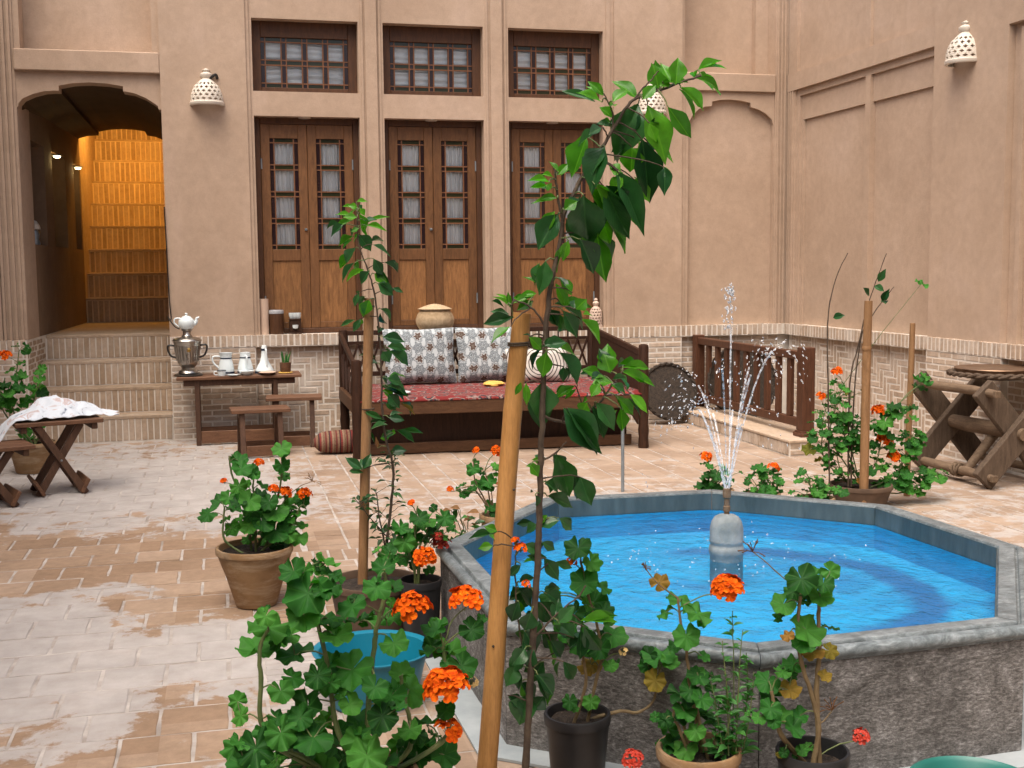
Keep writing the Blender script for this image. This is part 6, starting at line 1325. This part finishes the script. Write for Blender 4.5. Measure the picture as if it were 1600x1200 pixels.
# ---- shrubs and stakes behind the pool on the right
gy = 7.0; c8 = at(1345, 758, gy)
g8, p8 = geranium('tall mixed geranium bush in a wide planter behind the right of the pool', (c8.x, gy, c8.z-.02), (.20, .16, c8.z+.01, 'dark_pot'),
  [[None, (1300, 690), (1305, 640), (1318, 600)], [None, (1320, 690), (1325, 650), (1330, 610)], [None, (1290, 720), (1285, 670), (1290, 640)], [None, (1315, 740), (1305, 690)], [None, (1370, 720), (1380, 670), (1395, 640)], [None, (1400, 740), (1420, 700), (1425, 680)], [None, (1390, 760), (1420, 740), (1445, 745)], [None, (1410, 770), (1450, 750), (1480, 745)], [None, (1330, 700), (1335, 660)]],
  K([(600, 190, 0+70), (600, 650, 90), (560, 770, 44), (470, 760, 70), (430, 840, 90), (560, 960, 90), (590, 900, 60), (540, 1000, 90), (420, 900, 70), (480, 800, 60), (620, 640, 70), (590, 680, 70), (560, 820, 50)], 1240, 380, 3), [(1308, 582, 22, 'half'), (1283, 620, 20, 'half'), (1372, 642, 23, 'full'), (1383, 688, 30, 'full'), (1396, 714, 24, 'full')], auto=32, leaf=.085, Y=gy, r0=.005, jit=.1, old=.03)
for pts, lv in (([(1296, 760), (1294, 620), (1293, 520), (1297, 470), (1310, 425), (1325, 395)], [(1302, 497, 1320, 492)]), ([(1325, 760), (1328, 600), (1340, 545), (1350, 500), (1365, 450), (1385, 396)], [(1366, 447, 1382, 455), (1372, 440, 1384, 420), (1358, 462, 1350, 450), (1378, 470, 1390, 452)]), ([(1330, 760), (1333, 640), (1345, 530), (1365, 490), (1397, 448)], [(1380, 470, 1384, 474)])):
    tw = stem_tube(g8, [at(x, y, gy-.05) for x, y in pts], .006, .0025, 'bark', 'twig')
    for x0, y0, x1, y1 in lv: leaf_obj(g8, random.choice(CIT['citrus_dark']), at(x0, y0, gy-.05), at(x1, y1, gy-.1), .05, TOCAM+UPV*.4)
s = thing('wooden_stake', 'brown wooden stake standing in the planter behind the pool', 'stake', (c8.x, gy-.12, .1)); MB().tube([at(1349, 800, gy-.14), at(1351, 700, gy-.14), at(1354, 560, gy-.14), at(1357, 470, gy-.14)], [.029, .029, .028, .026], 14).build('pole', 'stake2', s, True); q = at(1354, 548, gy-.14); MB().lathe([(.028, 0), (.033, .012), (.028, .03)], 12, q).build('knot', 'stake2', s, True)
s = thing('wooden_stake', 'thinner pale stake leaning near the trestle behind the pool', 'stake', (at(1418, 790, 7.25).x, 7.25, 0)); MB().tube([at(1416, 800, 7.25), at(1419, 690, 7.25), at(1424, 560, 7.25), at(1426, 505, 7.25)], [.021, .021, .02, .018], 12).build('pole', 'stake2', s, True)
for x, y, yy, fl_, lab, st in ((1118, 772, 6.2, [(1103, 714, 19, 'full')], 'small geranium with one orange bloom right behind the fountain jets', [[None, (1112, 745), (1108, 730)], [None, (1128, 750), (1138, 748)], [None, (1120, 755)]]),
                         (1190, 778, 6.1, [(1209, 731, 19, 'full')], 'small geranium with one orange bloom behind the pool rim, beside the fountain', [[None, (1192, 750), (1200, 738)], [None, (1180, 755)], [None, (1208, 752)]]),
                         (1275, 785, 5.9, [], 'small green geranium without bloom behind the pool rim', [[None, (1265, 755), (1262, 742)], [None, (1295, 770), (1300, 768)], [None, (1255, 772)]])):
    q = at(x, y, yy); geranium(lab, (q.x, yy, q.z), (.1, .075, q.z+.0, 'terracotta'), st, flowers=fl_, auto=11, leaf=.08, Y=yy, r0=.004, old=0)
gy = 5.82; c9 = at(782, 812, gy)
geranium('sparse geranium with small orange blooms behind the left edge of the pool', (c9.x, gy, c9.z), (.1, .08, c9.z, 'terracotta'),
  [[None, (760, 785), (742, 750), (740, 722)], [None, (765, 780), (760, 745), (757, 735)], [None, (770, 790), (768, 770)], [None, (742, 765), (725, 762), (712, 765)]],
  K([(960, 430, 60), (940, 480, 110), (1000, 510, 70), (1040, 570, 100), (970, 580, 90), (1090, 520, 50), (1090, 460, 70), (880, 660, 70), (910, 630, 50), (1060, 730, 90), (1010, 600, 80), (940, 610, 60), (1080, 780, 80), (870, 590, 50)], 520, 620, 4.287), [(744, 705, 17, 'half'), (776, 705, 20, 'full'), (703, 765, 16, 'half'), (780, 758, 15, 'half')], Y=gy, woody=True, r0=.0045, jit=.05)
cx_ = at(735, 845, 5.35); cl = thing('potted_coleus', 'small purple and green leaved plant at the left rim of the pool', 'plant', (cx_.x, 5.35, 0)); pot(cl, (cx_.x, 5.35, 0), .09, .07, max(.12, cx_.z-.06), 'terracotta')
for k in range(34):
    b0 = Vector((cx_.x, 5.35, cx_.z-.08)); px, py = random.uniform(700, 762), random.uniform(795, 862); a = at(px, py, 5.35+random.uniform(-.06, .06)); d = Vector((random.uniform(-1, 1), random.uniform(-1, .2), random.uniform(-.2, .5))).normalized(); L = random.uniform(.035, .06)
    leaf_obj(cl, random.choice(CIT['dry_leaf' if k % 4 == 0 else 'herb_leaf' if k % 2 else 'small_leaf']), a, a+d*L, L*.62, UPV+TOCAM*.5)
    if k % 3 == 0: stem_tube(cl, [b0, b0.lerp(a, .6)+UPV*.02, a], .0025, .0015)
    else: stem_tube(cl, [a-Vector((0, 0, .05)), a], .0014, .001)
